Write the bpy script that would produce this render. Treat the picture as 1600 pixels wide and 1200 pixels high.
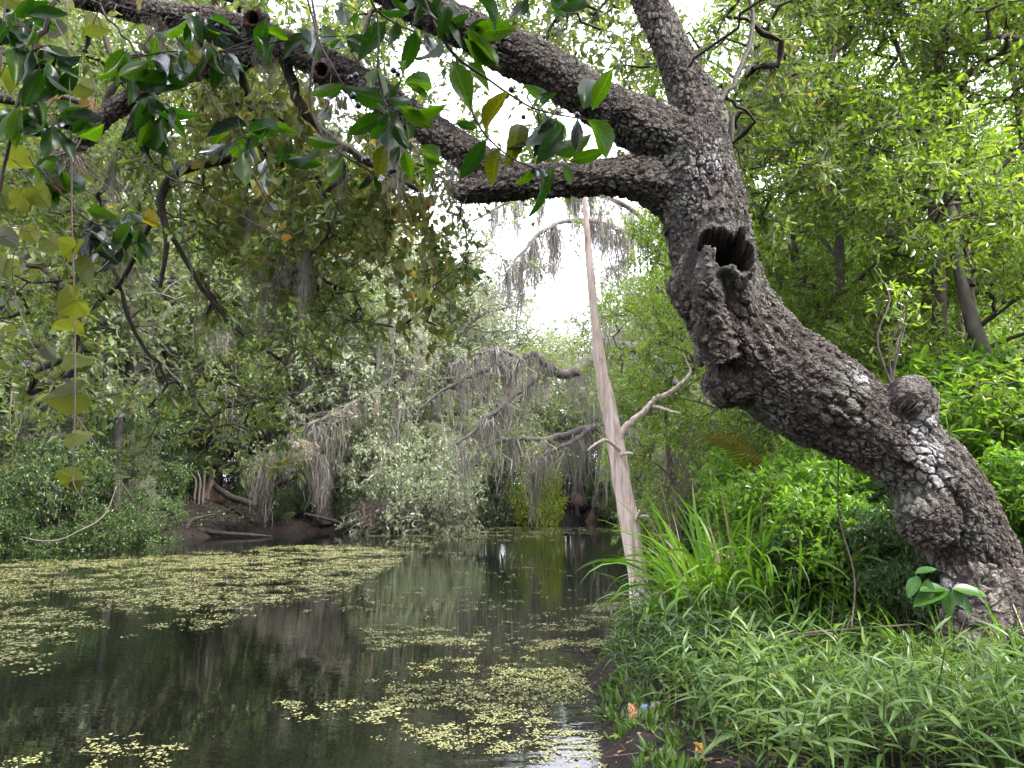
import bpy, math, random
import numpy as np
from mathutils import Vector, Matrix, kdtree

# ------------------------------------------------------------------ camera, sky, sun, exposure
SC = bpy.context.scene
COL = SC.collection
for o in list(bpy.data.objects):
    bpy.data.objects.remove(o)

F = 1155.0                       # focal length in pixels of the 1600 px wide photograph
PITCH = math.radians(8.6)
CAM = np.array([0.0, 0.0, 1.8])
cd = bpy.data.cameras.new('camera')
cam = bpy.data.objects.new('camera', cd)
COL.objects.link(cam)
cam.location = CAM
cam.rotation_euler = (math.radians(90) + PITCH, 0, 0)
cd.sensor_width = 36.0
cd.lens = 36.0 * F / 1600.0
cd.clip_start = 0.05
cd.clip_end = 2000
SC.camera = cam

SUN_EL, SUN_AZ = math.radians(52), math.radians(118)     # azimuth measured from +Y towards +X
W = bpy.data.worlds.new('World')
SC.world = W
W.use_nodes = True
wn, wl = W.node_tree.nodes, W.node_tree.links
wn.clear()
sky = wn.new('ShaderNodeTexSky')
sky.sky_type = 'NISHITA'
sky.sun_disc = False
sky.sun_elevation = SUN_EL
sky.sun_rotation = SUN_AZ
sky.air_density = 1.0
sky.dust_density = 3.0
cloud = wn.new('ShaderNodeMix')
cloud.data_type = 'RGBA'
cloud.inputs[0].default_value = 0.82                    # thin bright overcast over the blue
cloud.inputs[7].default_value = (11.5, 11.6, 13.0, 1)
bgn = wn.new('ShaderNodeBackground')
bgn.inputs[1].default_value = 0.12
wo = wn.new('ShaderNodeOutputWorld')
wl.new(sky.outputs[0], cloud.inputs[6])
wl.new(cloud.outputs[2], bgn.inputs[0])
wl.new(bgn.outputs[0], wo.inputs[0])

sd_ = bpy.data.lights.new('sun', 'SUN')
sd_.energy = 2.4
sd_.angle = math.radians(9)
sd_.color = (1.0, 0.96, 0.9)
sun = bpy.data.objects.new('sun', sd_)
COL.objects.link(sun)
_d = Vector((math.sin(SUN_AZ) * math.cos(SUN_EL), math.cos(SUN_AZ) * math.cos(SUN_EL), math.sin(SUN_EL)))
sun.rotation_euler = _d.to_track_quat('Z', 'Y').to_euler()
sun.location = (30, 10, 60)

SC.view_settings.view_transform = 'Standard'
SC.view_settings.look = 'None'
SC.view_settings.exposure = 2.15
SC.view_settings.gamma = 1.0
SC.render.engine = 'CYCLES'
cy = SC.cycles
cy.max_bounces = 5
cy.diffuse_bounces = 3
cy.glossy_bounces = 2
cy.transmission_bounces = 4
cy.transparent_max_bounces = 4
cy.sample_clamp_indirect = 6.0
cy.caustics_reflective = False
cy.caustics_refractive = False
cy.use_adaptive_sampling = True
cy.adaptive_threshold = 0.02
cy.use_denoising = True
try:
    cy.denoiser = 'OPENIMAGEDENOISE'
    cy.denoising_input_passes = 'RGB_ALBEDO_NORMAL'
    cy.denoising_prefilter = 'ACCURATE'
except Exception:
    pass

# ------------------------------------------------------------------ helpers
_cp, _sp = math.cos(PITCH), math.sin(PITCH)


def ray(px, py):
    dx = (np.asarray(px, float) - 800) / F
    dy = (600 - np.asarray(py, float)) / F
    return np.stack([dx, _cp - dy * _sp, _sp + dy * _cp], -1)


def P(px, py, Y):
    """the point of a photograph pixel at ground distance Y (metres ahead)"""
    d = ray(px, py)
    return CAM + d * (np.asarray(Y, float) / d[..., 1])[..., None]


def PG(px, py, z=0.0):
    """the point of a photograph pixel on the level z"""
    d = ray(px, py)
    return CAM + d * ((z - CAM[2]) / d[..., 2])[..., None]


def nrm(v):
    v = np.asarray(v, float)
    return v / np.maximum(np.linalg.norm(v, axis=-1, keepdims=True), 1e-9)


def mesh_np(name, V, Fq, mats=(), smooth=True, mat_idx=None, attrs=None):
    """a mesh from a vertex array and an array of quads or triangles (or a list of such arrays)"""
    me = bpy.data.meshes.new(name)
    V = np.ascontiguousarray(V, np.float32).reshape(-1, 3)
    if not isinstance(Fq, (list, tuple)):
        Fq = [Fq]
    Fq = [np.asarray(f, np.int32) for f in Fq if len(f)]
    loops = np.concatenate([f.ravel() for f in Fq]) if Fq else np.zeros(0, np.int32)
    tot = np.concatenate([np.full(len(f), f.shape[1], np.int32) for f in Fq]) if Fq else np.zeros(0, np.int32)
    start = np.concatenate([[0], np.cumsum(tot)[:-1]]).astype(np.int32) if len(tot) else tot
    me.vertices.add(len(V))
    me.vertices.foreach_set('co', V.ravel())
    me.loops.add(len(loops))
    me.loops.foreach_set('vertex_index', loops)
    me.polygons.add(len(tot))
    me.polygons.foreach_set('loop_start', start)
    me.polygons.foreach_set('loop_total', tot)
    me.polygons.foreach_set('use_smooth', np.full(len(tot), smooth))
    for m in mats:
        me.materials.append(m)
    if mat_idx is not None:
        me.polygons.foreach_set('material_index', np.asarray(mat_idx, np.int32))
    for k, a in (attrs or {}).items():
        if np.ndim(a) == 2:
            at = me.attributes.new(k, 'FLOAT_VECTOR', 'POINT')
            at.data.foreach_set('vector', np.ascontiguousarray(a, np.float32).ravel())
        else:
            at = me.attributes.new(k, 'FLOAT', 'POINT')
            at.data.foreach_set('value', np.ascontiguousarray(a, np.float32))
    me.update(calc_edges=True)
    return me


def link(name, me, parent=None, loc=None, rot=None, scale=None):
    o = bpy.data.objects.new(name, me)
    COL.objects.link(o)
    if parent is not None:
        o.parent = parent
    if loc is not None:
        o.location = loc
    if rot is not None:
        o.rotation_euler = rot
    if scale is not None:
        o.scale = scale if hasattr(scale, '__len__') else (scale,) * 3
    return o


def tag(o, label, cat, group=None):
    o['label'] = label
    o['category'] = cat
    if group:
        o['group'] = group
    return o


def thing(name, label, cat, loc=(0, 0, 0), rot=(0, 0, 0), scale=1.0, group=None):
    o = bpy.data.objects.new(name, None)
    COL.objects.link(o)
    o.empty_display_size = 0.1
    o.location = loc
    o.rotation_euler = rot
    o.scale = scale if hasattr(scale, '__len__') else (scale,) * 3
    return tag(o, label, cat, group)


def obj_mat(o, m):
    """give this object its own material over the shared mesh's"""
    o.material_slots[0].link = 'OBJECT'
    o.material_slots[0].material = m


def hash3(c):
    """three pseudo-random numbers per integer cell"""
    c = c.astype(np.int64)
    h = (c[..., 0] * 73856093) ^ (c[..., 1] * 19349663) ^ (c[..., 2] * 83492791)
    out = []
    for k in (0x9E3779B1, 0x85EBCA77, 0xC2B2AE3D):
        x = (h * k) & 0xFFFFFFFF
        x ^= x >> 15
        x = (x * 0x2C1B3C6D) & 0xFFFFFFFF
        x ^= x >> 12
        x = (x * 0x297A2D39) & 0xFFFFFFFF
        x ^= x >> 15
        out.append(x / 4294967295.0)
    return np.stack(out, -1)


def vnoise(p):
    """smooth value noise, -1..1"""
    p = np.asarray(p, float)
    c = np.floor(p)
    f = p - c
    f = f * f * (3 - 2 * f)
    r = 0
    for dx in (0, 1):
        for dy in (0, 1):
            for dz in (0, 1):
                w = (f[..., 0] if dx else 1 - f[..., 0]) * (f[..., 1] if dy else 1 - f[..., 1]) * (f[..., 2] if dz else 1 - f[..., 2])
                r = r + w * hash3(c + np.array([dx, dy, dz]))[..., 0]
    return r * 2 - 1


def voronoi(p):
    """edge distance (F2-F1), nearest cell's random value"""
    c = np.floor(p)
    f1 = np.full(p.shape[0], 9.0)
    f2 = np.full(p.shape[0], 9.0)
    rid = np.zeros(p.shape[0])
    for dx in (-1, 0, 1):
        for dy in (-1, 0, 1):
            for dz in (-1, 0, 1):
                cc = c + np.array([dx, dy, dz])
                h = hash3(cc)
                d = np.linalg.norm(cc + h - p, axis=1)
                near = d < f1
                f2 = np.where(near, f1, np.minimum(f2, d))
                rid = np.where(near, h[:, 1], rid)
                f1 = np.where(near, d, f1)
    return f2 - f1, rid


def smooth01(x, a, b):
    t = np.clip((x - a) / (b - a), 0, 1)
    return t * t * (3 - 2 * t)


def spline(pts, n):
    """Catmull-Rom through pts (any columns), n samples"""
    pts = np.asarray(pts, float)
    k = len(pts)
    ext = np.vstack([2 * pts[0] - pts[1], pts, 2 * pts[-1] - pts[-2]])
    t = np.linspace(0, k - 1 - 1e-6, n)
    i = t.astype(int)
    u = (t - i)[:, None]
    a, b, c, d = ext[i], ext[i + 1], ext[i + 2], ext[i + 3]
    return 0.5 * (2 * b + (c - a) * u + (2 * a - 5 * b + 4 * c - d) * u ** 2 + (3 * b - a - 3 * c + d) * u ** 3)


def frames(pts):
    """parallel-transported frame along a polyline"""
    t = nrm(np.gradient(pts, axis=0))
    a = np.array([0.0, 0.0, 1.0]) if abs(t[0][2]) < 0.8 else np.array([1.0, 0, 0])
    n = nrm(np.cross(t[0], a))
    N = [n]
    for i in range(1, len(pts)):
        n = n - t[i] * np.dot(n, t[i])
        ln = np.linalg.norm(n)
        n = n / ln if ln > 1e-6 else nrm(np.cross(t[i], a + 0.1))
        N.append(n)
    N = np.array(N)
    return t, N, np.cross(t, N)


class MB:
    """collects vertices and faces for one mesh"""

    def __init__(s):
        s.V, s.Q, s.T, s.n = [], [], [], 0

    def add(s, V, Q=None, T=None):
        s.V.append(np.asarray(V, float).reshape(-1, 3))
        if Q is not None and len(Q):
            s.Q.append(np.asarray(Q) + s.n)
        if T is not None and len(T):
            s.T.append(np.asarray(T) + s.n)
        s.n += len(s.V[-1])

    def tube(s, pts, r, k=6, cap=True, wob=None):
        pts = np.asarray(pts, float)
        m = len(pts)
        r = np.broadcast_to(np.asarray(r, float), (m,))
        t, n, b = frames(pts)
        an = np.linspace(0, 2 * np.pi, k, endpoint=False)
        rad = r[:, None] * (wob if wob is not None else 1.0)
        V = pts[:, None] + (n[:, None] * np.cos(an)[None, :, None] + b[:, None] * np.sin(an)[None, :, None]) * (np.zeros((m, k)) + rad)[..., None]
        i = np.arange(m - 1)[:, None] * k
        j = np.arange(k)[None]
        jn = (j + 1) % k
        Q = np.stack([i + j, i + jn, i + k + jn, i + k + j], -1).reshape(-1, 4)
        T = None
        V = V.reshape(-1, 3)
        if cap:
            V = np.vstack([V, pts[:1], pts[-1:]])
            jj, jx = np.arange(k), (np.arange(k) + 1) % k
            T = np.vstack([np.stack([jx, jj, np.full(k, m * k)], -1), np.stack([(m - 1) * k + jj, (m - 1) * k + jx, np.full(k, m * k + 1)], -1)])
        s.add(V, Q, T)

    def mesh(s, name, mats=(), smooth=True, attrs=None):
        V = np.vstack(s.V) if s.V else np.zeros((0, 3))
        fs = []
        if s.Q:
            fs.append(np.vstack(s.Q))
        if s.T:
            fs.append(np.vstack(s.T))
        return mesh_np(name, V, fs, mats, smooth, attrs=attrs)


# ------------------------------------------------------------------ materials
def new_mat(name):
    m = bpy.data.materials.new(name)
    m.use_nodes = True
    m.node_tree.nodes.clear()
    return m, m.node_tree.nodes, m.node_tree.links


def ramp(nodes, stops):
    r = nodes.new('ShaderNodeValToRGB')
    e = r.color_ramp.elements
    while len(e) < len(stops):
        e.new(0.5)
    for q, (p, c) in zip(e, stops):
        q.position = p
        q.color = (*c, 1)
    return r


def leaf_mat(name, stops, trans=0.4, rough=0.45, spec=0.4, tint=(1.25, 1.3, 0.6), objrand=0.0, blotch=False):
    """leaf: glossy front and back plus light passing through; hue varies leaf by leaf"""
    m, n, l = new_mat(name)
    geo = n.new('ShaderNodeNewGeometry')
    fac = geo.outputs['Random Per Island']
    if objrand:
        oi = n.new('ShaderNodeObjectInfo')
        a = n.new('ShaderNodeMath'); a.operation = 'MULTIPLY'; a.inputs[1].default_value = objrand
        b = n.new('ShaderNodeMath'); b.operation = 'MULTIPLY_ADD'; b.inputs[1].default_value = 1 - objrand
        l.new(oi.outputs['Random'], a.inputs[0])
        l.new(fac, b.inputs[0]); l.new(a.outputs[0], b.inputs[2])
        fac = b.outputs[0]
    r = ramp(n, stops)
    l.new(fac, r.inputs[0])
    colour = r.outputs[0]
    if blotch:
        noi = n.new('ShaderNodeTexNoise'); noi.inputs['Scale'].default_value = 30.0; noi.inputs['Detail'].default_value = 2
        tc = n.new('ShaderNodeTexCoord')
        l.new(tc.outputs['Object'], noi.inputs['Vector'])
        hs = n.new('ShaderNodeHueSaturation')
        mr = n.new('ShaderNodeMapRange'); mr.inputs[1].default_value = 0.3; mr.inputs[2].default_value = 0.7; mr.inputs[3].default_value = 0.75; mr.inputs[4].default_value = 1.25
        l.new(noi.outputs[0], mr.inputs[0]); l.new(mr.outputs[0], hs.inputs['Value'])
        l.new(r.outputs[0], hs.inputs['Color'])
        # midrib and side veins in the leaf's own coordinates (stalk at 0, tip at x = 1)
        sx = n.new('ShaderNodeSeparateXYZ'); l.new(tc.outputs['Object'], sx.inputs[0])
        ay = n.new('ShaderNodeMath'); ay.operation = 'ABSOLUTE'; l.new(sx.outputs[1], ay.inputs[0])
        v1 = n.new('ShaderNodeMath'); v1.operation = 'MULTIPLY_ADD'; v1.inputs[1].default_value = -0.9; l.new(ay.outputs[0], v1.inputs[0]); l.new(sx.outputs[0], v1.inputs[2])
        v2 = n.new('ShaderNodeMath'); v2.operation = 'MULTIPLY'; v2.inputs[1].default_value = 46.0; l.new(v1.outputs[0], v2.inputs[0])
        v3 = n.new('ShaderNodeMath'); v3.operation = 'SINE'; l.new(v2.outputs[0], v3.inputs[0])
        v4 = n.new('ShaderNodeMapRange'); v4.inputs[1].default_value = 0.86; v4.inputs[2].default_value = 1.0; v4.inputs[4].default_value = 0.45; l.new(v3.outputs[0], v4.inputs[0])
        v5 = n.new('ShaderNodeMapRange'); v5.inputs[1].default_value = 0.006; v5.inputs[2].default_value = 0.02; v5.inputs[3].default_value = 0.9; v5.inputs[4].default_value = 0.0; l.new(ay.outputs[0], v5.inputs[0])
        v6 = n.new('ShaderNodeMath'); v6.operation = 'MAXIMUM'; l.new(v4.outputs[0], v6.inputs[0]); l.new(v5.outputs[0], v6.inputs[1])
        vm = n.new('ShaderNodeMix'); vm.data_type = 'RGBA'; vm.blend_type = 'MULTIPLY'; vm.inputs[7].default_value = (*blotch, 1)
        l.new(v6.outputs[0], vm.inputs[0]); l.new(hs.outputs[0], vm.inputs[6])
        colour = vm.outputs[2]
    pb = n.new('ShaderNodeBsdfPrincipled')
    pb.inputs['Roughness'].default_value = rough
    pb.inputs['Specular IOR Level'].default_value = spec
    l.new(colour, pb.inputs['Base Color'])
    tl = n.new('ShaderNodeBsdfTranslucent')
    mul = n.new('ShaderNodeMix'); mul.data_type = 'RGBA'; mul.blend_type = 'MULTIPLY'; mul.inputs[0].default_value = 1.0
    l.new(colour, mul.inputs[6]); mul.inputs[7].default_value = (*tint, 1)
    l.new(mul.outputs[2], tl.inputs[0])
    mx = n.new('ShaderNodeMixShader'); mx.inputs[0].default_value = trans
    l.new(pb.outputs[0], mx.inputs[1]); l.new(tl.outputs[0], mx.inputs[2])
    out = n.new('ShaderNodeOutputMaterial')
    l.new(mx.outputs[0], out.inputs[0])
    return m


def rough_mat(name, stops, scale=6.0, rough=0.85, bump=0.3, dist=0.02, stretch=(1, 1, 1), spec=0.25, coord='Object', detail=6):
    """noise-coloured matt surface with fine relief"""
    m, n, l = new_mat(name)
    tc = n.new('ShaderNodeTexCoord')
    mp = n.new('ShaderNodeMapping'); mp.inputs['Scale'].default_value = stretch
    l.new(tc.outputs[coord], mp.inputs[0])
    noi = n.new('ShaderNodeTexNoise'); noi.inputs['Scale'].default_value = scale; noi.inputs['Detail'].default_value = detail; noi.inputs['Roughness'].default_value = 0.65
    l.new(mp.outputs[0], noi.inputs['Vector'])
    mr = n.new('ShaderNodeMapRange'); mr.inputs[1].default_value = 0.25; mr.inputs[2].default_value = 0.75
    l.new(noi.outputs[0], mr.inputs[0])
    r = ramp(n, stops)
    l.new(mr.outputs[0], r.inputs[0])
    pb = n.new('ShaderNodeBsdfPrincipled')
    pb.inputs['Roughness'].default_value = rough
    pb.inputs['Specular IOR Level'].default_value = spec
    l.new(r.outputs[0], pb.inputs['Base Color'])
    bp = n.new('ShaderNodeBump'); bp.inputs['Strength'].default_value = bump; bp.inputs['Distance'].default_value = dist
    n2 = n.new('ShaderNodeTexNoise'); n2.inputs['Scale'].default_value = scale * 3; n2.inputs['Detail'].default_value = 5
    l.new(mp.outputs[0], n2.inputs['Vector'])
    l.new(n2.outputs[0], bp.inputs['Height']); l.new(bp.outputs[0], pb.inputs['Normal'])
    out = n.new('ShaderNodeOutputMaterial')
    l.new(pb.outputs[0], out.inputs[0])
    return m


def oak_bark():
    """blocky oak bark: plates and furrows follow the limb's own length and girth (attribute 'barkco')"""
    m, n, l = new_mat('oak_bark')

    def math_(op, a, b=None, c=None):
        q = n.new('ShaderNodeMath'); q.operation = op
        for k, v in enumerate((a, b, c)):
            if v is None:
                continue
            if isinstance(v, (int, float)):
                q.inputs[k].default_value = v
            else:
                l.new(v, q.inputs[k])
        return q.outputs[0]

    def mapr(v, a, b, c=0.0, d=1.0):
        q = n.new('ShaderNodeMapRange'); q.interpolation_type = 'SMOOTHSTEP'
        for k, x in enumerate((a, b, c, d)):
            q.inputs[k + 1].default_value = x
        l.new(v, q.inputs[0])
        return q.outputs[0]

    bc = n.new('ShaderNodeAttribute'); bc.attribute_name = 'barkco'
    a3 = n.new('ShaderNodeAttribute'); a3.attribute_name = 'lichen'
    a4 = n.new('ShaderNodeAttribute'); a4.attribute_name = 'rot'
    a5 = n.new('ShaderNodeAttribute'); a5.attribute_name = 'plain'
    tc = n.new('ShaderNodeTexCoord')
    wob = n.new('ShaderNodeTexNoise'); wob.inputs['Scale'].default_value = 1.6; wob.inputs['Detail'].default_value = 3
    l.new(bc.outputs['Vector'], wob.inputs['Vector'])
    va = n.new('ShaderNodeVectorMath'); va.operation = 'MULTIPLY_ADD'; va.inputs[1].default_value = (0.75, 0.75, 0.95)
    l.new(wob.outputs['Color'], va.inputs[0]); l.new(bc.outputs['Vector'], va.inputs[2])
    co = va.outputs[0]

    def vor(feature, scale):
        q = n.new('ShaderNodeTexVoronoi'); q.feature = feature; q.inputs['Scale'].default_value = scale; q.inputs['Randomness'].default_value = 0.9
        l.new(co, q.inputs['Vector'])
        return q
    # plates vary from small blocks to long ridges: two cell sizes chosen by a slow noise, broken by long furrows
    slow = n.new('ShaderNodeTexNoise'); slow.inputs['Scale'].default_value = 0.13; slow.inputs['Detail'].default_value = 2
    l.new(bc.outputs['Vector'], slow.inputs['Vector'])
    pick = mapr(slow.outputs[0], 0.42, 0.58)

    def fmix(a, b, f):
        q = n.new('ShaderNodeMix'); q.data_type = 'FLOAT'
        l.new(f, q.inputs[0]); l.new(a, q.inputs[2]); l.new(b, q.inputs[3])
        return q.outputs[0]
    e1 = fmix(mapr(vor('DISTANCE_TO_EDGE', 0.72).outputs['Distance'], 0.02, 0.15), mapr(vor('DISTANCE_TO_EDGE', 1.15).outputs['Distance'], 0.02, 0.17), pick)
    e2 = vor('DISTANCE_TO_EDGE', 2.4).outputs['Distance']
    c1 = vor('F1', 0.9).outputs['Color']
    sep = n.new('ShaderNodeSeparateColor'); l.new(c1, sep.inputs[0])
    stm = n.new('ShaderNodeVectorMath'); stm.operation = 'MULTIPLY'; stm.inputs[1].default_value = (1.0, 1.0, 0.28)
    l.new(co, stm.inputs[0])
    fur = n.new('ShaderNodeTexNoise'); fur.inputs['Scale'].default_value = 0.9; fur.inputs['Detail'].default_value = 4; fur.inputs['Roughness'].default_value = 0.6
    l.new(stm.outputs[0], fur.inputs['Vector'])
    furrow = mapr(math_('ABSOLUTE', math_('SUBTRACT', fur.outputs[0], 0.5)), 0.0, 0.055)
    plate = math_('MULTIPLY', e1, math_('MULTIPLY_ADD', furrow, 0.7, 0.3))
    sub = mapr(e2, 0.0, 0.14)
    noi = n.new('ShaderNodeTexNoise'); noi.inputs['Scale'].default_value = 55; noi.inputs['Detail'].default_value = 7; noi.inputs['Roughness'].default_value = 0.72
    l.new(tc.outputs['Object'], noi.inputs['Vector'])
    big = n.new('ShaderNodeTexNoise'); big.inputs['Scale'].default_value = 2.4; big.inputs['Detail'].default_value = 4
    l.new(tc.outputs['Object'], big.inputs['Vector'])
    pl = ramp(n, [(0.0, (0.033, 0.023, 0.018)), (0.35, (0.086, 0.066, 0.053)), (0.7, (0.178, 0.149, 0.128)), (1.0, (0.32, 0.29, 0.265))])
    tone = math_('MULTIPLY_ADD', big.outputs[0], 0.9, math_('MULTIPLY_ADD', sep.outputs[0], 0.35, math_('MULTIPLY_ADD', noi.outputs[0], 1.6, -0.95)))
    l.new(tone, pl.inputs[0])
    gm = n.new('ShaderNodeMix'); gm.data_type = 'RGBA'; gm.inputs[7].default_value = (0.16, 0.185, 0.145, 1)
    l.new(math_('MULTIPLY', mapr(big.outputs[0], 0.5, 0.66), 0.5), gm.inputs[0]); l.new(pl.outputs[0], gm.inputs[6])
    lx = n.new('ShaderNodeMix'); lx.data_type = 'RGBA'; lx.inputs[7].default_value = (0.56, 0.53, 0.54, 1)
    lv_ = math_('ADD', a3.outputs['Fac'], math_('MULTIPLY_ADD', noi.outputs[0], 1.8, -0.95))
    l.new(mapr(lv_, 0.40, 0.85), lx.inputs[0]); l.new(gm.outputs[2], lx.inputs[6])
    ph = math_('MAXIMUM', math_('MULTIPLY', plate, math_('MULTIPLY_ADD', sub, 0.3, 0.7)), math_('MULTIPLY', a5.outputs['Fac'], 0.9))
    fx = n.new('ShaderNodeMix'); fx.data_type = 'RGBA'; fx.inputs[6].default_value = (0.016, 0.011, 0.010, 1)
    l.new(ph, fx.inputs[0]); l.new(lx.outputs[2], fx.inputs[7])
    rot_shade = ramp(n, [(0.35, (0.004, 0.002, 0.002)), (0.6, (0.014, 0.006, 0.005)), (0.8, (0.06, 0.025, 0.02))])  # rotten wood, its colour taken near black to paint in the hollow's shade
    l.new(noi.outputs[0], rot_shade.inputs[0])
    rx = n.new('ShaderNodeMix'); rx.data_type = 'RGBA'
    l.new(a4.outputs['Fac'], rx.inputs[0]); l.new(fx.outputs[2], rx.inputs[6]); l.new(rot_shade.outputs[0], rx.inputs[7])
    pb = n.new('ShaderNodeBsdfPrincipled'); pb.inputs['Roughness'].default_value = 0.72; pb.inputs['Specular IOR Level'].default_value = 0.35
    l.new(rx.outputs[2], pb.inputs['Base Color'])
    hgt = math_('MULTIPLY_ADD', noi.outputs[0], 0.45, math_('MULTIPLY_ADD', sep.outputs[1], 0.35, ph))
    bp = n.new('ShaderNodeBump'); bp.inputs['Strength'].default_value = 0.8; bp.inputs['Distance'].default_value = 0.012
    l.new(noi.outputs[0], bp.inputs['Height']); l.new(bp.outputs[0], pb.inputs['Normal'])
    out = n.new('ShaderNodeOutputMaterial'); l.new(pb.outputs[0], out.inputs[0])
    dp = n.new('ShaderNodeDisplacement'); dp.inputs['Midlevel'].default_value = 0.75; dp.inputs['Scale'].default_value = 0.024
    l.new(math_('MULTIPLY_ADD', sep.outputs[1], 0.3, ph), dp.inputs['Height'])
    l.new(dp.outputs[0], out.inputs['Displacement'])
    m.displacement_method = 'BOTH'
    return m


def water_mat():
    m, n, l = new_mat('water')
    tc = n.new('ShaderNodeTexCoord')
    mp = n.new('ShaderNodeMapping'); mp.inputs['Scale'].default_value = (0.55, 1.6, 1)
    l.new(tc.outputs['Object'], mp.inputs[0])
    a = n.new('ShaderNodeTexNoise'); a.inputs['Scale'].default_value = 5.0; a.inputs['Detail'].default_value = 3; a.inputs['Roughness'].default_value = 0.45
    l.new(mp.outputs[0], a.inputs['Vector'])
    # ripples are stronger in patches
    b = n.new('ShaderNodeTexNoise'); b.inputs['Scale'].default_value = 0.25; b.inputs['Detail'].default_value = 1
    l.new(tc.outputs['Object'], b.inputs['Vector'])
    mr = n.new('ShaderNodeMapRange'); mr.inputs[1].default_value = 0.35; mr.inputs[2].default_value = 0.65; mr.inputs[3].default_value = 0.15; mr.inputs[4].default_value = 1.0
    l.new(b.outputs[0], mr.inputs[0])
    mu = n.new('ShaderNodeMath'); mu.operation = 'MULTIPLY'
    l.new(a.outputs[0], mu.inputs[0]); l.new(mr.outputs[0], mu.inputs[1])
    bp = n.new('ShaderNodeBump'); bp.inputs['Strength'].default_value = 0.30; bp.inputs['Distance'].default_value = 0.010
    l.new(mu.outputs[0], bp.inputs['Height'])
    pb = n.new('ShaderNodeBsdfPrincipled')
    pb.inputs['Base Color'].default_value = (0.004, 0.005, 0.003, 1)
    pb.inputs['Roughness'].default_value = 0.01
    pb.inputs['IOR'].default_value = 1.333
    pb.inputs['Specular IOR Level'].default_value = 0.5
    l.new(bp.outputs[0], pb.inputs['Normal'])
    out = n.new('ShaderNodeOutputMaterial'); l.new(pb.outputs[0], out.inputs[0])
    return m


M = {}
M['bark'] = oak_bark()
M['water'] = water_mat()
M['soil'] = rough_mat('soil', [(0, (0.0041, 0.0029, 0.0022)), (0.5, (0.0116, 0.0079, 0.0062)), (0.8, (0.0197, 0.0136, 0.0105)), (1, (0.0323, 0.0218, 0.0163))], 3.5, 0.9, 0.9, 0.05)
M['far_bark'] = rough_mat('far_bark', [(0, (0.045, 0.0378, 0.0342)), (0.6, (0.1125, 0.0972, 0.0882)), (1, (0.198, 0.18, 0.1665))], 5, 0.9, 0.6, 0.03, (1, 1, 0.4))
M['dark_wood'] = rough_mat('dark_wood', [(0, (0.012, 0.0096, 0.0084)), (0.6, (0.033, 0.0264, 0.0228)), (1, (0.06, 0.051, 0.045))], 6, 0.85, 0.6, 0.02, (1, 1, 0.4))
M['twig'] = rough_mat('twig', [(0, (0.0175, 0.0126, 0.0105)), (0.6, (0.042, 0.0315, 0.0266)), (1, (0.077, 0.063, 0.0525))], 18, 0.7, 0.4, 0.004)
M['pale_twig'] = rough_mat('pale_twig', [(0, (0.084, 0.066, 0.054)), (1, (0.204, 0.174, 0.15))], 14, 0.8, 0.3, 0.004)
M['brown_twig'] = rough_mat('brown_twig', [(0, (0.05, 0.038, 0.034)), (1, (0.15, 0.12, 0.105))], 14, 0.85, 0.3, 0.004)
M['dead'] = rough_mat('dead_wood', [(0, (0.1539, 0.0912, 0.0717)), (0.22, (0.4616, 0.3285, 0.2809)), (0.5, (0.718, 0.5717, 0.514)), (0.75, (0.8462, 0.7055, 0.6574)), (1, (0.9488, 0.8393, 0.8008))], 4.2, 0.85, 0.9, 0.02, (5.0, 5.0, 0.30), detail=10)
M['rot'] = rough_mat('rotten_wood', [(0, (0.012, 0.006, 0.005)), (0.6, (0.05, 0.022, 0.017)), (1, (0.13, 0.055, 0.04))], 22, 0.95, 1.0, 0.03)
M['moss'] = leaf_mat('spanish_moss', [(0, (0.129, 0.1176, 0.1)), (0.5, (0.215, 0.1991, 0.1722)), (1, (0.3096, 0.2898, 0.2542))], 0.35, 0.9, 0.1, (1, 1, 0.95))
M['moss_warm'] = leaf_mat('spanish_moss_warm', [(0, (0.25, 0.21, 0.16)), (0.5, (0.36, 0.32, 0.25)), (1, (0.47, 0.43, 0.34))], 0.35, 0.9, 0.1, (1, 1, 0.9))
M['oak_leaf'] = leaf_mat('oak_leaf', [(0, (0.0484, 0.0783, 0.0253)), (0.45, (0.0836, 0.1286, 0.0405)), (0.75, (0.1232, 0.1677, 0.0569)), (0.93, (0.1496, 0.1565, 0.0696)), (1, (0.176, 0.1342, 0.0633))], 0.55, 0.42, 0.5, (1.7, 1.7, 0.6))
M['far_leaf'] = leaf_mat('far_oak_leaf', [(0, (0.0688, 0.102, 0.0384)), (0.5, (0.1375, 0.18, 0.072)), (1, (0.225, 0.27, 0.12))], 0.45, 0.45, 0.4, (1.4, 1.4, 0.7), 0.35)
M['far_grey'] = leaf_mat('far_grey_leaf', [(0, (0.1362, 0.1664, 0.1023)), (0.5, (0.2402, 0.2798, 0.181)), (1, (0.3843, 0.416, 0.2989))], 0.42, 0.42, 0.5, (1.3, 1.3, 0.8), 0.2)
M['far_bright'] = leaf_mat('far_bright_leaf', [(0, (0.1122, 0.165, 0.0358)), (0.5, (0.198, 0.264, 0.0644)), (1, (0.3168, 0.3828, 0.1073))], 0.5, 0.5, 0.3, (1.4, 1.4, 0.6), 0.25)
M['bush_blue'] = leaf_mat('bush_leaf', [(0, (0.0286, 0.055, 0.0158)), (0.5, (0.0638, 0.115, 0.0302)), (0.85, (0.1155, 0.185, 0.0468)), (1, (0.176, 0.24, 0.0648))], 0.4, 0.35, 0.6, (1.2, 1.4, 0.7))
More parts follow.
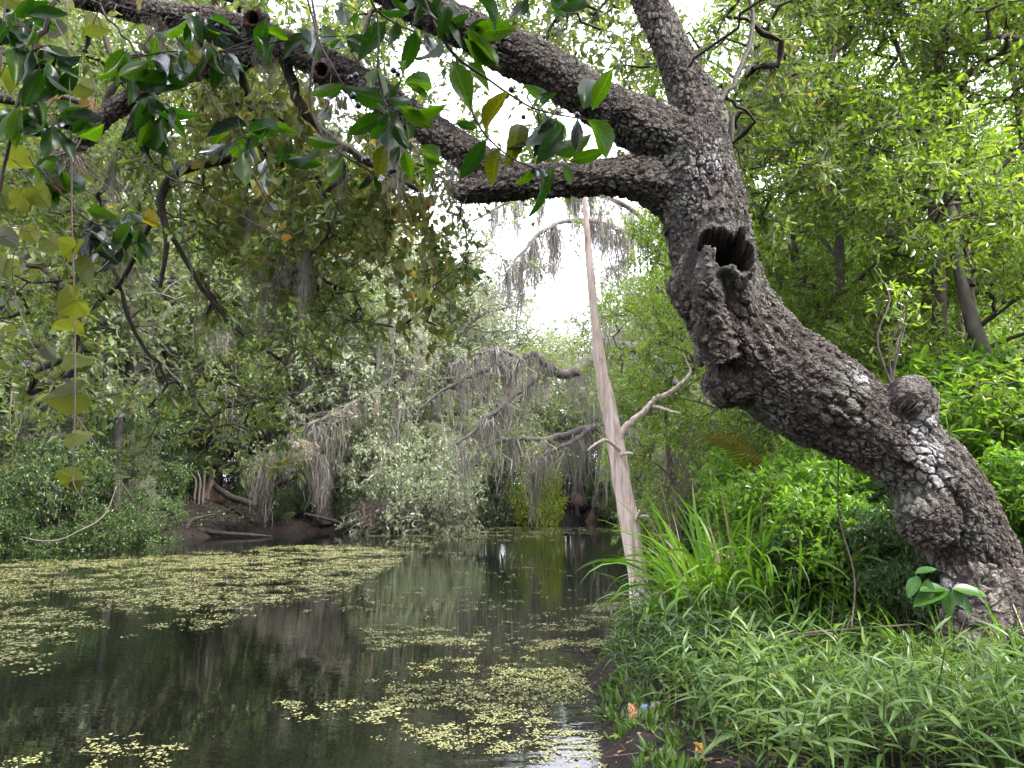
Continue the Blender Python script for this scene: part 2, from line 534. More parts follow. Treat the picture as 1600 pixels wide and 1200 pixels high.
M['bush_yellow'] = leaf_mat('yellow_shrub_leaf', [(0, (0.14, 0.27, 0.035)), (0.5, (0.24, 0.40, 0.05)), (0.75, (0.34, 0.42, 0.06)), (0.82, (0.55, 0.42, 0.05)), (1, (0.65, 0.45, 0.05))], 0.45, 0.45, 0.4, (1.3, 1.25, 0.5))
M['green'] = leaf_mat('fresh_leaf', [(0, (0.0813, 0.142, 0.021)), (0.4, (0.15, 0.2403, 0.039)), (0.75, (0.225, 0.3277, 0.057)), (0.95, (0.325, 0.3933, 0.0825)), (0.985, (0.45, 0.284, 0.06)), (1, (0.525, 0.1966, 0.06))], 0.5, 0.26, 0.8, (1.4, 1.45, 0.45), 0.1)
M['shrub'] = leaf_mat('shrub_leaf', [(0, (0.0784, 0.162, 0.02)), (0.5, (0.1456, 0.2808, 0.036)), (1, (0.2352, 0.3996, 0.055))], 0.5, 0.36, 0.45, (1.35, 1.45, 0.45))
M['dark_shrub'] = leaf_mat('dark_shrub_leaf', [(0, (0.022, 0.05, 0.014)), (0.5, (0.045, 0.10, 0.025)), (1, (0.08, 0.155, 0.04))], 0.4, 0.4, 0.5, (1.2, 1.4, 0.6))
M['lime'] = leaf_mat('lime_leaf', [(0, (0.14, 0.29, 0.02)), (1, (0.26, 0.42, 0.035))], 0.5, 0.4, 0.4, (1.3, 1.3, 0.4), 0.5)
M['grass'] = leaf_mat('grass_blade', [(0, (0.0581, 0.1316, 0.0158)), (0.6, (0.1109, 0.2226, 0.0264)), (1, (0.2006, 0.3238, 0.0484))], 0.4, 0.4, 0.4, (1.2, 1.35, 0.5), 0.6)
M['straw'] = leaf_mat('dry_grass', [(0, (0.26, 0.20, 0.11)), (1, (0.46, 0.38, 0.25))], 0.3, 0.6, 0.3, (1, 1, 0.8), 0.5)
M['ruellia'] = leaf_mat('narrow_leaf', [(0, (0.027, 0.06, 0.0138)), (0.35, (0.0619, 0.119, 0.0275)), (0.7, (0.1125, 0.1863, 0.0421)), (0.92, (0.18, 0.238, 0.0574)), (1, (0.2587, 0.207, 0.0612))], 0.38, 0.38, 0.5, (1.25, 1.35, 0.55), 0.6)
M['laurel'] = leaf_mat('laurel_leaf', [(0, (0.005, 0.0169, 0.0029)), (0.6, (0.0092, 0.0287, 0.0042)), (1, (0.0152, 0.0401, 0.0055))], 0.6, 0.3, 0.25, (1.6, 1.9, 0.45), 0.7, blotch=(1.9, 1.7, 1.8))
M['laurel_lit'] = leaf_mat('laurel_lit', [(0, (0.0211, 0.0548, 0.0042)), (1, (0.0358, 0.0759, 0.0063))], 0.68, 0.35, 0.25, (1.5, 1.6, 0.35), 0.7, blotch=(1.9, 1.7, 1.8))  # lit copy of the laurel leaf: backlight put into a brighter green
M['laurel_gloss'] = leaf_mat('laurel_gloss', [(0, (0.0084, 0.019, 0.0092)), (1, (0.0148, 0.0274, 0.0148))], 0.2, 0.22, 1.0, (1, 1.2, 1), 0.5, blotch=(1.9, 1.7, 1.8))
M['laurel_yellow'] = leaf_mat('laurel_yellow', [(0, (0.0464, 0.0675, 0.005)), (1, (0.0717, 0.0759, 0.0067))], 0.6, 0.4, 0.25, (1.4, 1.3, 0.35), 0.5, blotch=(1.9, 1.7, 1.8))
M['heart'] = leaf_mat('vine_leaf', [(0, (0.078, 0.0984, 0.0189)), (0.6, (0.1126, 0.1359, 0.0264)), (1, (0.1473, 0.1687, 0.0377))], 0.65, 0.55, 0.25, (1.3, 1.25, 0.5), 0.8, blotch=(0.55, 0.5, 0.5))
M['heart_grey'] = leaf_mat('vine_leaf_underside', [(0, (0.0744, 0.0806, 0.0527)), (1, (0.1178, 0.124, 0.093))], 0.4, 0.7, 0.2, (1.1, 1.1, 0.8), 0.8, blotch=(0.55, 0.5, 0.5))
M['heart_yellow'] = leaf_mat('vine_leaf_yellow', [(0, (0.1364, 0.1302, 0.0112)), (1, (0.1736, 0.1488, 0.0155))], 0.5, 0.55, 0.2, (1.2, 1.1, 0.45), 0.8, blotch=(0.55, 0.5, 0.5))
M['heart_orange'] = leaf_mat('vine_leaf_orange', [(0, (0.1612, 0.093, 0.0279)), (1, (0.1984, 0.124, 0.0372))], 0.45, 0.6, 0.2, (1.2, 1.0, 0.6), 0.8, blotch=(0.55, 0.5, 0.5))
M['curtain'] = leaf_mat('curtain_leaf', [(0, (0.085, 0.1058, 0.0352)), (0.5, (0.1318, 0.1562, 0.055)), (0.85, (0.1785, 0.1915, 0.0825)), (1, (0.221, 0.1714, 0.077))], 0.55, 0.6, 0.2, (1.5, 1.35, 0.6))
M['raft'] = leaf_mat('floating_leaf', [(0, (0.1105, 0.1232, 0.0425)), (0.35, (0.204, 0.2125, 0.0808)), (0.7, (0.289, 0.2932, 0.1232)), (0.9, (0.357, 0.3485, 0.17)), (1, (0.204, 0.1445, 0.068))], 0.15, 0.5, 0.35, (1, 1, 0.6))
M['seedling'] = leaf_mat('seedling_leaf', [(0, (0.035, 0.10, 0.016)), (1, (0.055, 0.14, 0.022))], 0.45, 0.35, 0.4, (1.3, 1.4, 0.5), 0.6, blotch=(1.5, 1.4, 1.5))
M['palm'] = leaf_mat('palm_frond', [(0, (0.06, 0.10, 0.04)), (1, (0.14, 0.19, 0.085))], 0.35, 0.4, 0.5, (1.2, 1.3, 0.7), 0.4)
M['palm_dead'] = leaf_mat('dead_palm_frond', [(0, (0.19, 0.105, 0.075)), (0.6, (0.31, 0.19, 0.14)), (1, (0.42, 0.29, 0.22))], 0.25, 0.8, 0.2, (1, 0.9, 0.8), 0.2)
M['fern'] = leaf_mat('fern_frond', [(0, (0.03, 0.0375, 0.01)), (1, (0.065, 0.055, 0.0175))], 0.45, 0.5, 0.3, (1.3, 1.1, 0.5))
M['litter_leaf'] = leaf_mat('fallen_leaf', [(0, (0.16, 0.09, 0.05)), (0.6, (0.28, 0.17, 0.09)), (1, (0.42, 0.28, 0.16))], 0.2, 0.7, 0.3, (1, 0.9, 0.7), 0.8, blotch=(0.55, 0.5, 0.5))
M['berry'] = rough_mat('berry_skin', [(0, (0.006, 0.006, 0.010)), (1, (0.02, 0.02, 0.03))], 20, 0.35, 0.1, 0.001, spec=0.5)

# ------------------------------------------------------------------ terrain and water
RIV = np.array([tuple(PG(955, 1200)[:2]), tuple(PG(948, 1130)[:2]), tuple(PG(925, 1062)[:2]), tuple(PG(962, 1003)[:2]), tuple(PG(1003, 955)[:2]),
                (2.9, 15), (4.2, 21), (5.6, 29), (7.2, 38), (8.8, 47), (9.0, 53), (6, 57), (3.4, 50), (1, 47), (-1.6, 46.5), (-2.6, 43), (-3.6, 38), (-7, 38.5), (-10.5, 38),
                (-13.2, 33.5), (-14.5, 29.5), (-16.2, 26), (-18.5, 23.5), (-24, 18), (-34, 9), (-60, -6), (-60, -16), (-16, -5), (-4.2, -0.4), (-1.2, 1.2), (0.25, 3.0)])


def river_sd(x, y):
    """distance to the river's edge, positive on land"""
    x, y = np.asarray(x, float), np.asarray(y, float)
    p = np.stack([x, y], -1)
    best = np.full(x.shape, 1e9)
    ins = np.zeros(x.shape, bool)
    for a, b in zip(RIV, np.roll(RIV, -1, 0)):
        ab = b - a
        t = np.clip(((p - a) @ ab) / (ab @ ab), 0, 1)
        best = np.minimum(best, np.linalg.norm(p - a - t[..., None] * ab, axis=-1))
        c = ((a[1] > y) != (b[1] > y)) & (x < (b[0] - a[0]) * (y - a[1]) / (b[1] - a[1] + 1e-12) + a[0])
        ins ^= c
    return np.where(ins, -best, best)


def gz(x, y):
    """height of the ground"""
    x, y = np.asarray(x, float), np.asarray(y, float)
    q = np.stack([x, y, np.zeros_like(x)], -1)
    d = river_sd(x, y) + 0.10 * vnoise(q * 2.3 + 7) + 0.05 * vnoise(q * 6.1)
    far = smooth01(y, 12, 20) + smooth01(-x, 6, 12) * (1 - smooth01(y, 12, 20))
    near_h = 0.20 * smooth01(d, -0.05, 0.28) + 0.17 * np.clip(d, 0, 4.2) + 0.03 * np.clip(d - 4.2, 0, 30)
    far_h = 0.35 * smooth01(d, -0.1, 0.5) + 1.25 * smooth01(d, 0.4, 3.6) + 0.035 * np.clip(d - 3, 0, 60)
    h = np.where(d > 0, near_h * (1 - far) + far_h * far, 0)
    h = h + np.where(d > 0, np.minimum(d, 1), 0) * (0.06 * vnoise(q * 1.1) + 0.035 * vnoise(q * 3.7 + 3)) + np.where(d > 0, 0.012, 0.0) * vnoise(q * 13)
    return np.where(d > -0.05, h, 0) - 0.7 * smooth01(-d, 0.0, 1.2)


def axis(*segs):
    a = [segs[0][0]]
    for s0, s1, st in segs:
        a += list(np.arange(s0, s1, st)[1:]) + [s1]
    return np.array(a)


gx = axis((-450, -60, 30), (-60, -6, 0.9), (-6, -1.5, 0.25), (-1.5, 6.5, 0.055), (6.5, 20, 0.5), (20, 60, 4), (60, 450, 30))
gy = axis((-200, -20, 20), (-20, 2, 1.0), (2, 10.5, 0.06), (10.5, 60, 0.6), (60, 120, 5), (120, 700, 40))
GX, GY = np.meshgrid(gx, gy)
GZ = gz(GX.ravel(), GY.ravel())
ni, nj = len(gy), len(gx)
ii = np.arange(ni - 1)[:, None] * nj + np.arange(nj - 1)[None]
Q = np.stack([ii, ii + 1, ii + nj + 1, ii + nj], -1).reshape(-1, 4)
g = link('ground', mesh_np('ground', np.stack([GX.ravel(), GY.ravel(), GZ], -1), Q, [M['soil']]))
g['kind'] = 'structure'
w = link('water', mesh_np('water', [(-90, -40, 0), (60, -40, 0), (60, 75, 0), (-90, 75, 0)], np.array([[0, 1, 2, 3]]), [M['water']], smooth=False))
w['kind'] = 'structure'

# ------------------------------------------------------------------ skeletons and leaves


class Skel:
    """a branch skeleton: fixed limbs first, then targets joined to the nearest branch"""

    def __init__(s):
        s.p = np.zeros((4096, 3)); s.n = 0
        s.par, s.paths, s.rfix = [], [], {}

    def _add(s, q, par):
        if s.n >= len(s.p):
            s.p = np.vstack([s.p, np.zeros_like(s.p)])
        s.p[s.n] = q; s.par.append(par); s.n += 1
        return s.n - 1

    def limb(s, pts, radii=None, parent=None, draw=True):
        pts = np.asarray(pts, float)
        idx = []
        if parent is None and s.n:
            parent = int(np.argmin(np.sum((s.p[:s.n] - pts[0]) ** 2, 1)))
        par = -1 if parent is None else parent
        for k, q in enumerate(pts):
            par = s._add(q, par)
            idx.append(par)
            if radii is not None:
                s.rfix[par] = radii[k]
        if draw:
            s.paths.append((idx, True))
        return idx

    def attach(s, t, rng, seg=0.3, jit=0.12, arch=0.1, lo=0):
        t = np.asarray(t, float)
        v = s.p[lo:s.n] - t
        d2 = np.sum(v * v, 1) + 0.35 * np.maximum(v[:, 2], 0) ** 2
        i = int(np.argmin(d2)) + lo
        a = s.p[i]
        L = np.linalg.norm(t - a)
        k = max(2, int(L / seg) + 1)
        u = np.linspace(0, 1, k + 1)[1:, None]
        pts = a + (t - a) * u + np.array([0, 0, 1.0]) * arch * L * np.sin(np.pi * u)
        jj = rng.normal(0, jit * L / k ** 0.5, (k, 3)); jj[-1] = 0
        pts = pts + jj
        par = i; idx = [i]
        for q in pts:
            par = s._add(q, par); idx.append(par)
        s.paths.append((idx, False))
        return idx

    def radii(s, rt, e=0.5, rmax=9):
        c = np.zeros(s.n)
        par = s.par
        for idx, _ in s.paths:
            c[idx[-1]] += 1
        for i in range(s.n - 1, -1, -1):
            if par[i] >= 0:
                c[par[i]] += c[i]
        r = np.minimum(rt * np.maximum(c, 1) ** e, rmax)
        for i, v in s.rfix.items():
            r[i] = v
        s.r, s.c = r, c
        return r

    def tubes(s, mb, rmin=0.0, kbig=8, only_free=False):
        for idx, fixed in s.paths:
            if only_free and fixed:
                continue
            r = s.r[idx].copy()
            if not fixed:
                r[0] = min(r[0], r[1] * 1.25)
                r[-1] *= 0.5
            if r.max() < rmin:
                continue
            mb.tube(s.p[idx], r, kbig if r.max() > 0.06 else (5 if r.max() > 0.015 else 3), cap=False)


def foliage(rng, T, D, M_, L, twl, ll, spread=0.8, g=-0.15, up=0.6, sizevar=0.3, droop=0.25):
    n = len(T)
    tw = nrm(D[:, None] * 0.7 + rng.normal(0, spread, (n, M_, 3)) + np.array([0, 0, g]))
    tl = twl * rng.uniform(0.5, 1.3, (n, M_, 1))
    u = np.linspace(0.12, 1.0, L)[None, None, :, None] + rng.uniform(-0.06, 0.06, (n, M_, L, 1))
    pos = T[:, None, None] + tw[:, :, None] * tl[:, :, None] * u
    pos[..., 2] -= (tl[:, :, None] * u ** 2)[..., 0] * 0.12
    ax = nrm(tw[:, :, None] * 0.55 + rng.normal(0, 0.6, (n, M_, L, 3)) + np.array([0, 0, -droop]))
    no = rng.normal(0, 0.55, (n, M_, L, 3)) + np.array([0, 0, up])
    no = nrm(no - ax * np.sum(no * ax, -1, keepdims=True))
    sz = ll * (1 + sizevar * rng.normal(0, 1, (n, M_, L))).clip(0.4, 1.7)
    ends = T[:, None] + tw * tl
    return pos.reshape(-1, 3), ax.reshape(-1, 3), no.reshape(-1, 3), sz.ravel(), (T[:, None] + 0 * tw).reshape(-1, 3), ends.reshape(-1, 3)


SHAPES = {
    'q': (np.array([(0, 0, 0), (0.42, 0.5, 0.10), (1, 0, -0.06), (0.42, -0.5, 0.10)]), np.array([[0, 1, 2, 3]])),
    'f': (np.array([(0, 0, 0), (0.28, 0.45, 0.10), (0.68, 0.42, 0.06), (1, 0, -0.12), (0.68, -0.42, 0.06), (0.28, -0.45, 0.10)]), np.array([[0, 1, 2, 3], [0, 3, 4, 5]])),
    'h': (np.array([(0, 0, 0), (-0.16, 0.28, 0.03), (0.18, 0.52, 0.08), (0.62, 0.36, 0.02), (1, 0, -0.12), (0.62, -0.36, 0.02), (0.18, -0.52, 0.08), (-0.16, -0.28, 0.03)]),
          np.array([[0, 1, 2, 3], [0, 3, 4, 4], [0, 4, 5, 5], [0, 5, 6, 7]])),
}


def leaves_mesh(name, mat, pos, ax, no, sz, shape='q', wid=0.4):
    S, Fc = SHAPES[shape]
    b = np.cross(no, ax)
    k = len(S)
    V = pos[:, None] + sz[:, None, None] * (ax[:, None] * S[None, :, 0:1] + b[:, None] * (S[None, :, 1:2] * wid) + no[:, None] * (S[None, :, 2:3] * wid * 1.4))
    off = np.arange(len(pos))[:, None, None] * k
    if shape == 'h':
        Q = (off + Fc[[0, 3]][None]).reshape(-1, 4)
        T = (off + np.array([[0, 3, 4], [0, 4, 5]])[None]).reshape(-1, 3)
        return mesh_np(name, V.reshape(-1, 3), [Q, T], [mat], smooth=False)
    return mesh_np(name, V.reshape(-1, 3), (off + Fc[None]).reshape(-1, 4), [mat], smooth=False)


def twigs_into(mb, a, b, r):
    """thin three-sided twigs from a to b"""
    t = nrm(b - a)
    n = nrm(np.cross(t, np.array([0.31, 0.2, 0.93])))
    c = np.cross(t, n)
    k = len(a)
    ring = [n, -0.5 * n + 0.87 * c, -0.5 * n - 0.87 * c]
    V = np.stack([a + r * q for q in ring] + [b + 0.4 * r * q for q in ring], 1)
    off = np.arange(k)[:, None, None] * 6
    Q = (off + np.array([[0, 1, 4, 3], [1, 2, 5, 4], [2, 0, 3, 5]])[None]).reshape(-1, 4)
    mb.add(V.reshape(-1, 3), Q)


def path_dirs(sk, idxs):
    return nrm(np.array([sk.p[i[-1]] - sk.p[i[-3] if len(i) > 2 else i[-2]] for i in idxs]))

# ------------------------------------------------------------------ the leaning live oak
OAK_Y = 6.0


def limb_px(rows, n):
    """rows of (px, py, width px, Y) -> spline points and radii"""
    rows = np.array(rows, float)
    pts = P(rows[:, 0], rows[:, 1], rows[:, 3])
    r = rows[:, 2] * 0.5 / F * rows[:, 3] * 0.965
    s = spline(np.column_stack([pts, r]), n)
    return s[:, :3], s[:, 3]


AX = {}
AX['trunk'] = limb_px([(1545, 1040, 190, 6.1), (1537, 975, 148, 6.1), (1518, 890, 134, 6.08), (1488, 806, 142, 6.02), (1455, 748, 140, 5.97), (1418, 710, 132, 5.95), (1366, 675, 132, 5.95), (1310, 640, 144, 5.95),
                       (1246, 602, 155, 5.96), (1185, 556, 158, 5.98), (1138, 485, 150, 6.0), (1114, 405, 141, 6.0), (1098, 330, 132, 6.0), (1086, 262, 124, 6.0), (1083, 205, 110, 6.02)], 150)
AX['limb_up'] = limb_px([(1086, 245, 100, 6.02), (1090, 190, 92, 6.03), (1072, 130, 74, 6.05), (1042, 60, 64, 6.1), (1012, -10, 58, 6.15), (985, -110, 54, 6.2), (985, -230, 46, 6.4), (1010, -360, 34, 6.8)], 90)
AX['limb_high'] = limb_px([(1085, 250, 100, 6.02), (1035, 215, 96, 6.0), (985, 188, 88, 5.98), (930, 158, 84, 5.95), (862, 112, 78, 5.9), (795, 80, 74, 5.85), (720, 42, 68, 5.8), (630, 0, 60, 5.75), (520, -70, 50, 5.7), (380, -150, 40, 5.6)], 110)
AX['limb_low'] = limb_px([(1080, 320, 100, 6.0), (1030, 290, 82, 5.98), (975, 277, 68, 5.97), (905, 280, 64, 5.98), (835, 283, 60, 6.0), (780, 272, 62, 6.0), (725, 238, 58, 6.0), (660, 195, 54, 6.02), (600, 155, 54, 6.05), (530, 112, 54, 6.08),
                          (460, 78, 54, 6.1), (390, 50, 52, 6.12), (310, 30, 48, 6.16), (220, 15, 42, 6.2), (120, -5, 36, 6.3), (10, -40, 30, 6.4)], 170)
AX['broken_limb'] = limb_px([(820, 284, 56, 6.0), (770, 291, 52, 5.98), (735, 297, 44, 5.96), (706, 298, 30, 5.94)], 20)
AX['branch_left'] = limb_px([(430, 62, 40, 6.12), (380, 92, 36, 6.2), (300, 112, 34, 6.3), (230, 138, 32, 6.35), (170, 178, 32, 6.4), (125, 225, 28, 6.42), (108, 240, 20, 6.42)], 50)

oak_src = MB()
rngo = np.random.default_rng(5)
for nm, (pts, r) in AX.items():
    k = 22
    an = np.linspace(0, 2 * np.pi, k, endpoint=False)
    arc = np.concatenate([[0], np.cumsum(np.linalg.norm(np.diff(pts, axis=0), axis=1))])
    q = np.stack([np.cos(an)[None] * 1.3 + 0 * arc[:, None], np.sin(an)[None] * 1.3 + 0 * arc[:, None], arc[:, None] * (1.6 if nm == 'trunk' else 2.4) + 0 * an[None]], -1)
    wob = 1 + 0.11 * vnoise(q + 11.7) + 0.05 * vnoise(q * 2.3)
    oak_src.tube(pts, r, k, True, wob)


def blob(mb, c, r, seed=0, sq=(1, 1, 1), k=14, rough=0.12):
    th = np.linspace(0, np.pi, k)[:, None]
    ph = np.linspace(0, 2 * np.pi, 2 * k, endpoint=False)[None]
    d = np.stack([np.sin(th) * np.cos(ph), np.sin(th) * np.sin(ph), np.cos(th) + 0 * ph], -1)
    rr = r * (1 + rough * vnoise(d * 1.7 + seed))
    V = c + d * rr[..., None] * np.array(sq)
    n2 = 2 * k
    i = np.arange(k - 1)[:, None] * n2
    j = np.arange(n2)[None]
    mb.add(V.reshape(-1, 3), np.stack([i + j, i + n2 + j, i + n2 + (j + 1) % n2, i + (j + 1) % n2], -1).reshape(-1, 4))


pxm = 6.0 / F
blob(oak_src, P(1423, 622, 5.72), 35 * pxm, 3, (1.0, 0.95, 1.0))
blob(oak_src, P(1428, 650, 5.8), 34 * pxm, 5, (1.0, 1.0, 1.1))           # burl
blob(oak_src, P(1368, 618, 5.9), 22 * pxm, 9, (1.3, 1, 0.8))
blob(oak_src, P(1140, 600, 5.95), 44 * pxm, 4, (1.0, 1.0, 0.8))          # elbow
oak_src.tube([P(1160, 590, 5.95), P(1135, 618, 5.92), P(1119, 632, 5.9)], [0.2, 0.12, 0.05], 12)
blob(oak_src, P(1448, 806, 5.8), 46 * pxm, 6, (1.0, 0.8, 1.1))
blob(oak_src, P(1135, 455, 5.84), 60 * pxm, 8, (0.75, 0.8, 1.5))          # swelling below the hollow
for dx, dy, dY, r0 in [(-70, 30, -0.5, 0.17), (-20, 60, -0.75, 0.19), (60, 60, -0.6, 0.2), (95, 30, 0.1, 0.2), (-60, 0, 0.4, 0.15)]:
    a = P(1540 + dx * 0.35, 905, 6.05 + dY * 0.35)
    b = P(1545 + dx, 985 + dy * 0.5, 6.08 + dY)
    b[2] = gz(b[0], b[1]) + 0.02
    e = b + (b - a) * np.array([0.6, 0.6, 0]); e[2] = gz(e[0], e[1]) - 0.12
    oak_src.tube(spline([a, (a + b) / 2 - np.array([0, 0, 0.08]), b, e], 14), np.linspace(r0 * 1.2, 0.05, 14), 12)

# the broken hollow limb: a short stump facing the water, carved out below; a tongue of bark stands beside the hollow
HC, HA = P(1135, 392, 5.52), nrm(np.array([0.02, -0.93, 0.36]))
oak_src.tube([HC - HA * 0.55, HC - HA * 0.3, HC - HA * 0.1, HC + HA * 0.03], [0.36, 0.31, 0.275, 0.25], 24)
oak_src.tube(spline([P(1165, 520, 5.75), P(1163, 440, 5.6), P(1160, 385, 5.5), P(1158, 350, 5.48)], 12), np.linspace(0.09, 0.035, 12), 12)
TONG = spline([P(1122, 560, 5.75), P(1106, 480, 5.58), P(1103, 420, 5.45), P(1112, 378, 5.42)], 18)
oak_src.tube(TONG, np.linspace(0.17, 0.045, 18), 14)
src = link('oak_source', oak_src.mesh('oak_source'))
rm = src.modifiers.new('r', 'REMESH'); rm.mode = 'VOXEL'; rm.voxel_size = 0.0155
sm = src.modifiers.new('s', 'SMOOTH'); sm.iterations = 5; sm.factor = 0.5
dg = bpy.context.evaluated_depsgraph_get()
ev = src.evaluated_get(dg).to_mesh()
nv = len(ev.vertices)
OV = np.zeros(nv * 3, np.float32); ev.vertices.foreach_get('co', OV); OV = OV.reshape(-1, 3).astype(float)
ON = np.zeros(nv * 3, np.float32); ev.vertices.foreach_get('normal', ON); ON = ON.reshape(-1, 3).astype(float)
lv = np.zeros(len(ev.loops), np.int32); ev.loops.foreach_get('vertex_index', lv)
OQ = lv.reshape(-1, 4)
src.evaluated_get(dg).to_mesh_clear()
sme = src.data
bpy.data.objects.remove(src); bpy.data.meshes.remove(sme)

names = list(AX)
AP, AN, AB, AS, AI = [], [], [], [], []
for k, nm in enumerate(names):
    pts, r = AX[nm]
    t, n_, b_ = frames(pts)
    arc = np.concatenate([[0], np.cumsum(np.linalg.norm(np.diff(pts, axis=0), axis=1))])
    AP.append(pts); AN.append(n_); AB.append(b_); AS.append(arc + k * 0); AI.append(np.full(len(pts), k))
AP, AN, AB, AS, AI = map(np.concatenate, (AP, AN, AB, AS, AI))
ARr = np.concatenate([AX[n_][1] for n_ in names])
kd = kdtree.KDTree(len(AP))
for i, q in enumerate(AP):
    kd.insert(q, i)
kd.balance()
ni_ = np.zeros(nv, int)
for i in range(nv):
    # nearest axis measured in radii, among the closest few
    best, bi = 9e9, 0
    for co, ix, d in kd.find_n(OV[i], 3):
        v = d / ARr[ix]
        if v < best:
            best, bi = v, ix
    ni_[i] = bi
off = OV - AP[ni_]
u1, u2 = np.sum(off * AN[ni_], 1), np.sum(off * AB[ni_], 1)
rr = np.hypot(u1, u2) + 1e-6
R0 = np.maximum(ARr[ni_], 0.1)
sc_plate = np.where(AI[ni_] == 0, 1.0, 0.72)                              # plates are finer on the limbs
T3 = nrm(np.cross(AN[ni_], AB[ni_]))
along = AS[ni_] + np.sum(off * T3, 1)
q = np.stack([u1 / rr * R0 / 0.060, u2 / rr * R0 / 0.060, along / 0.085], -1) / sc_plate[:, None]
barkco = q.copy()
q = q + 0.30 * np.stack([vnoise(OV * 9), vnoise(OV * 9 + 31), vnoise(OV * 9 + 57)], -1)
rel = OV - HC
hx = rel @ HA
rv = rel - hx[:, None] * HA
hn1 = nrm(np.cross(HA, [0, 0, 1.0])); hn2 = np.cross(hn1, HA)
hth = np.arctan2(rv @ hn2, rv @ hn1)
hr = np.linalg.norm(rv, axis=1)
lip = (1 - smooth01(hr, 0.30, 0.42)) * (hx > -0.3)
rid_ = np.abs(vnoise(barkco * np.array([0.55, 0.55, 0.16])) + 0.5 * vnoise(barkco * np.array([1.2, 1.2, 0.5]) + 17))
burl = np.exp(-((np.linalg.norm(OV - P(1424, 620, 5.72), axis=1) / 0.2) ** 4))
amp = 0.020 * np.clip(ARr[ni_] / 0.35, 0.5, 1.0) * (1 - 0.8 * burl) * (1 - lip)
OV = OV + ON * ((smooth01(rid_, 0.0, 0.3) - 0.7) * amp + 0.010 * (1 - lip) * vnoise(OV * 14) + 0.006 * vnoise(OV * 33))[:, None]
# carve the hollow: everything inside the torn rim is pushed back into the trunk
tn = np.stack([np.cos(hth) * 2.6, np.sin(hth) * 2.6, 0 * hth], -1)
rin = 0.20 * (1 + 0.2 * vnoise(tn * 0.7 + 3) + 0.03 * vnoise(tn * 2.2 + 8))
dt = np.min(np.linalg.norm(OV[:, None] - TONG[None, ::3], axis=2) if nv < 1 else np.stack([np.linalg.norm(OV - t_, axis=1) for t_ in TONG[::3]]), axis=0)
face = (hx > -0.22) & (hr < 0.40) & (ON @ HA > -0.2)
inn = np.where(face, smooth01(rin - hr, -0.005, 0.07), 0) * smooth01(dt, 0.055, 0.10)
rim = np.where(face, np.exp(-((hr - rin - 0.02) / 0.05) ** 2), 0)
OV = OV + HA * (rim * (0.09 * vnoise(tn * 0.8 + 21) + 0.015 * vnoise(tn * 2.5 + 2)) - inn * 0.50)[:, None]
# relax the torn wall so that it is not pleated
sel = (inn > 0.01) & (inn < 0.999) & face
E_ = np.vstack([OQ[:, [0, 1]], OQ[:, [1, 2]], OQ[:, [2, 3]], OQ[:, [3, 0]]])
E_ = E_[sel[E_[:, 0]] | sel[E_[:, 1]]]
for _ in range(14):
    acc = np.zeros_like(OV); cnt_ = np.zeros(nv)
    for a_, b_ in ((0, 1), (1, 0)):
        np.add.at(acc, E_[:, a_], OV[E_[:, b_]]); np.add.at(cnt_, E_[:, a_], 1)
    OV[sel] = 0.4 * OV[sel] + 0.6 * acc[sel] / np.maximum(cnt_[sel], 1)[:, None]
rot = np.clip(inn * 1.6 + rim * (0.45 + 0.5 * smooth01(rv @ hn1, -0.05, 0.12)), 0, 1)  # mask for rotten wood and the painted dark of hollow and lip
lich = np.zeros(nv)
for (px, py, Yd, r_, s_) in [(1456, 700, 5.60, 0.20, 0.98), (1472, 742, 5.62, 0.16, 0.92), (1470, 905, 5.75, 0.2, 0.8), (1425, 600, 5.66, 0.2, 0.55), (1345, 585, 5.62, 0.18, 0.8), (1105, 255, 5.7, 0.3, 0.7), (1090, 300, 5.68, 0.25, 0.6), (1070, 330, 5.65, 0.2, 0.4), (1446, 668, 5.6, 0.15, 1.1)]:
    lich = np.maximum(lich, s_ * np.exp(-(np.linalg.norm(OV - P(px, py, Yd), axis=1) / r_) ** 2))
lich = np.maximum(lich, 0.34 * smooth01(ON[:, 2], 0.2, 0.9) * (0.6 + 0.4 * vnoise(OV * 3)))

oak = thing('live_oak', 'huge leaning live oak with furrowed bark arching over the creek from the grassy bank', 'tree', tuple(P(1545, 985, 6.1)))
oak_loc = np.array(oak.location)
full = mesh_np('full', OV, OQ)
FN = np.zeros(nv * 3, np.float32); full.vertices.foreach_get('normal', FN); FN = FN.reshape(-1, 3)
bpy.data.meshes.remove(full)
fid = AI[ni_][OQ[:, 0]]
PART = {'trunk': 'trunk', 'limb_up': 'limb', 'limb_high': 'limb', 'limb_low': 'limb', 'broken_limb': 'broken_limb', 'branch_left': 'branch'}
for k, nm in enumerate(names):
    fk = OQ[fid == k]
    if not len(fk):
        continue
    used, inv = np.unique(fk.ravel(), return_inverse=True)
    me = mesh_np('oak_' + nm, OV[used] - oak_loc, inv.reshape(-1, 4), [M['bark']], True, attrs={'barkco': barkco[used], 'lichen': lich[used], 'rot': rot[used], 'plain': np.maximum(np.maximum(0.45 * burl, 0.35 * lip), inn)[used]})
    me.normals_split_custom_set_from_vertices(FN[used].tolist())
    o = link(PART[nm], me, oak)


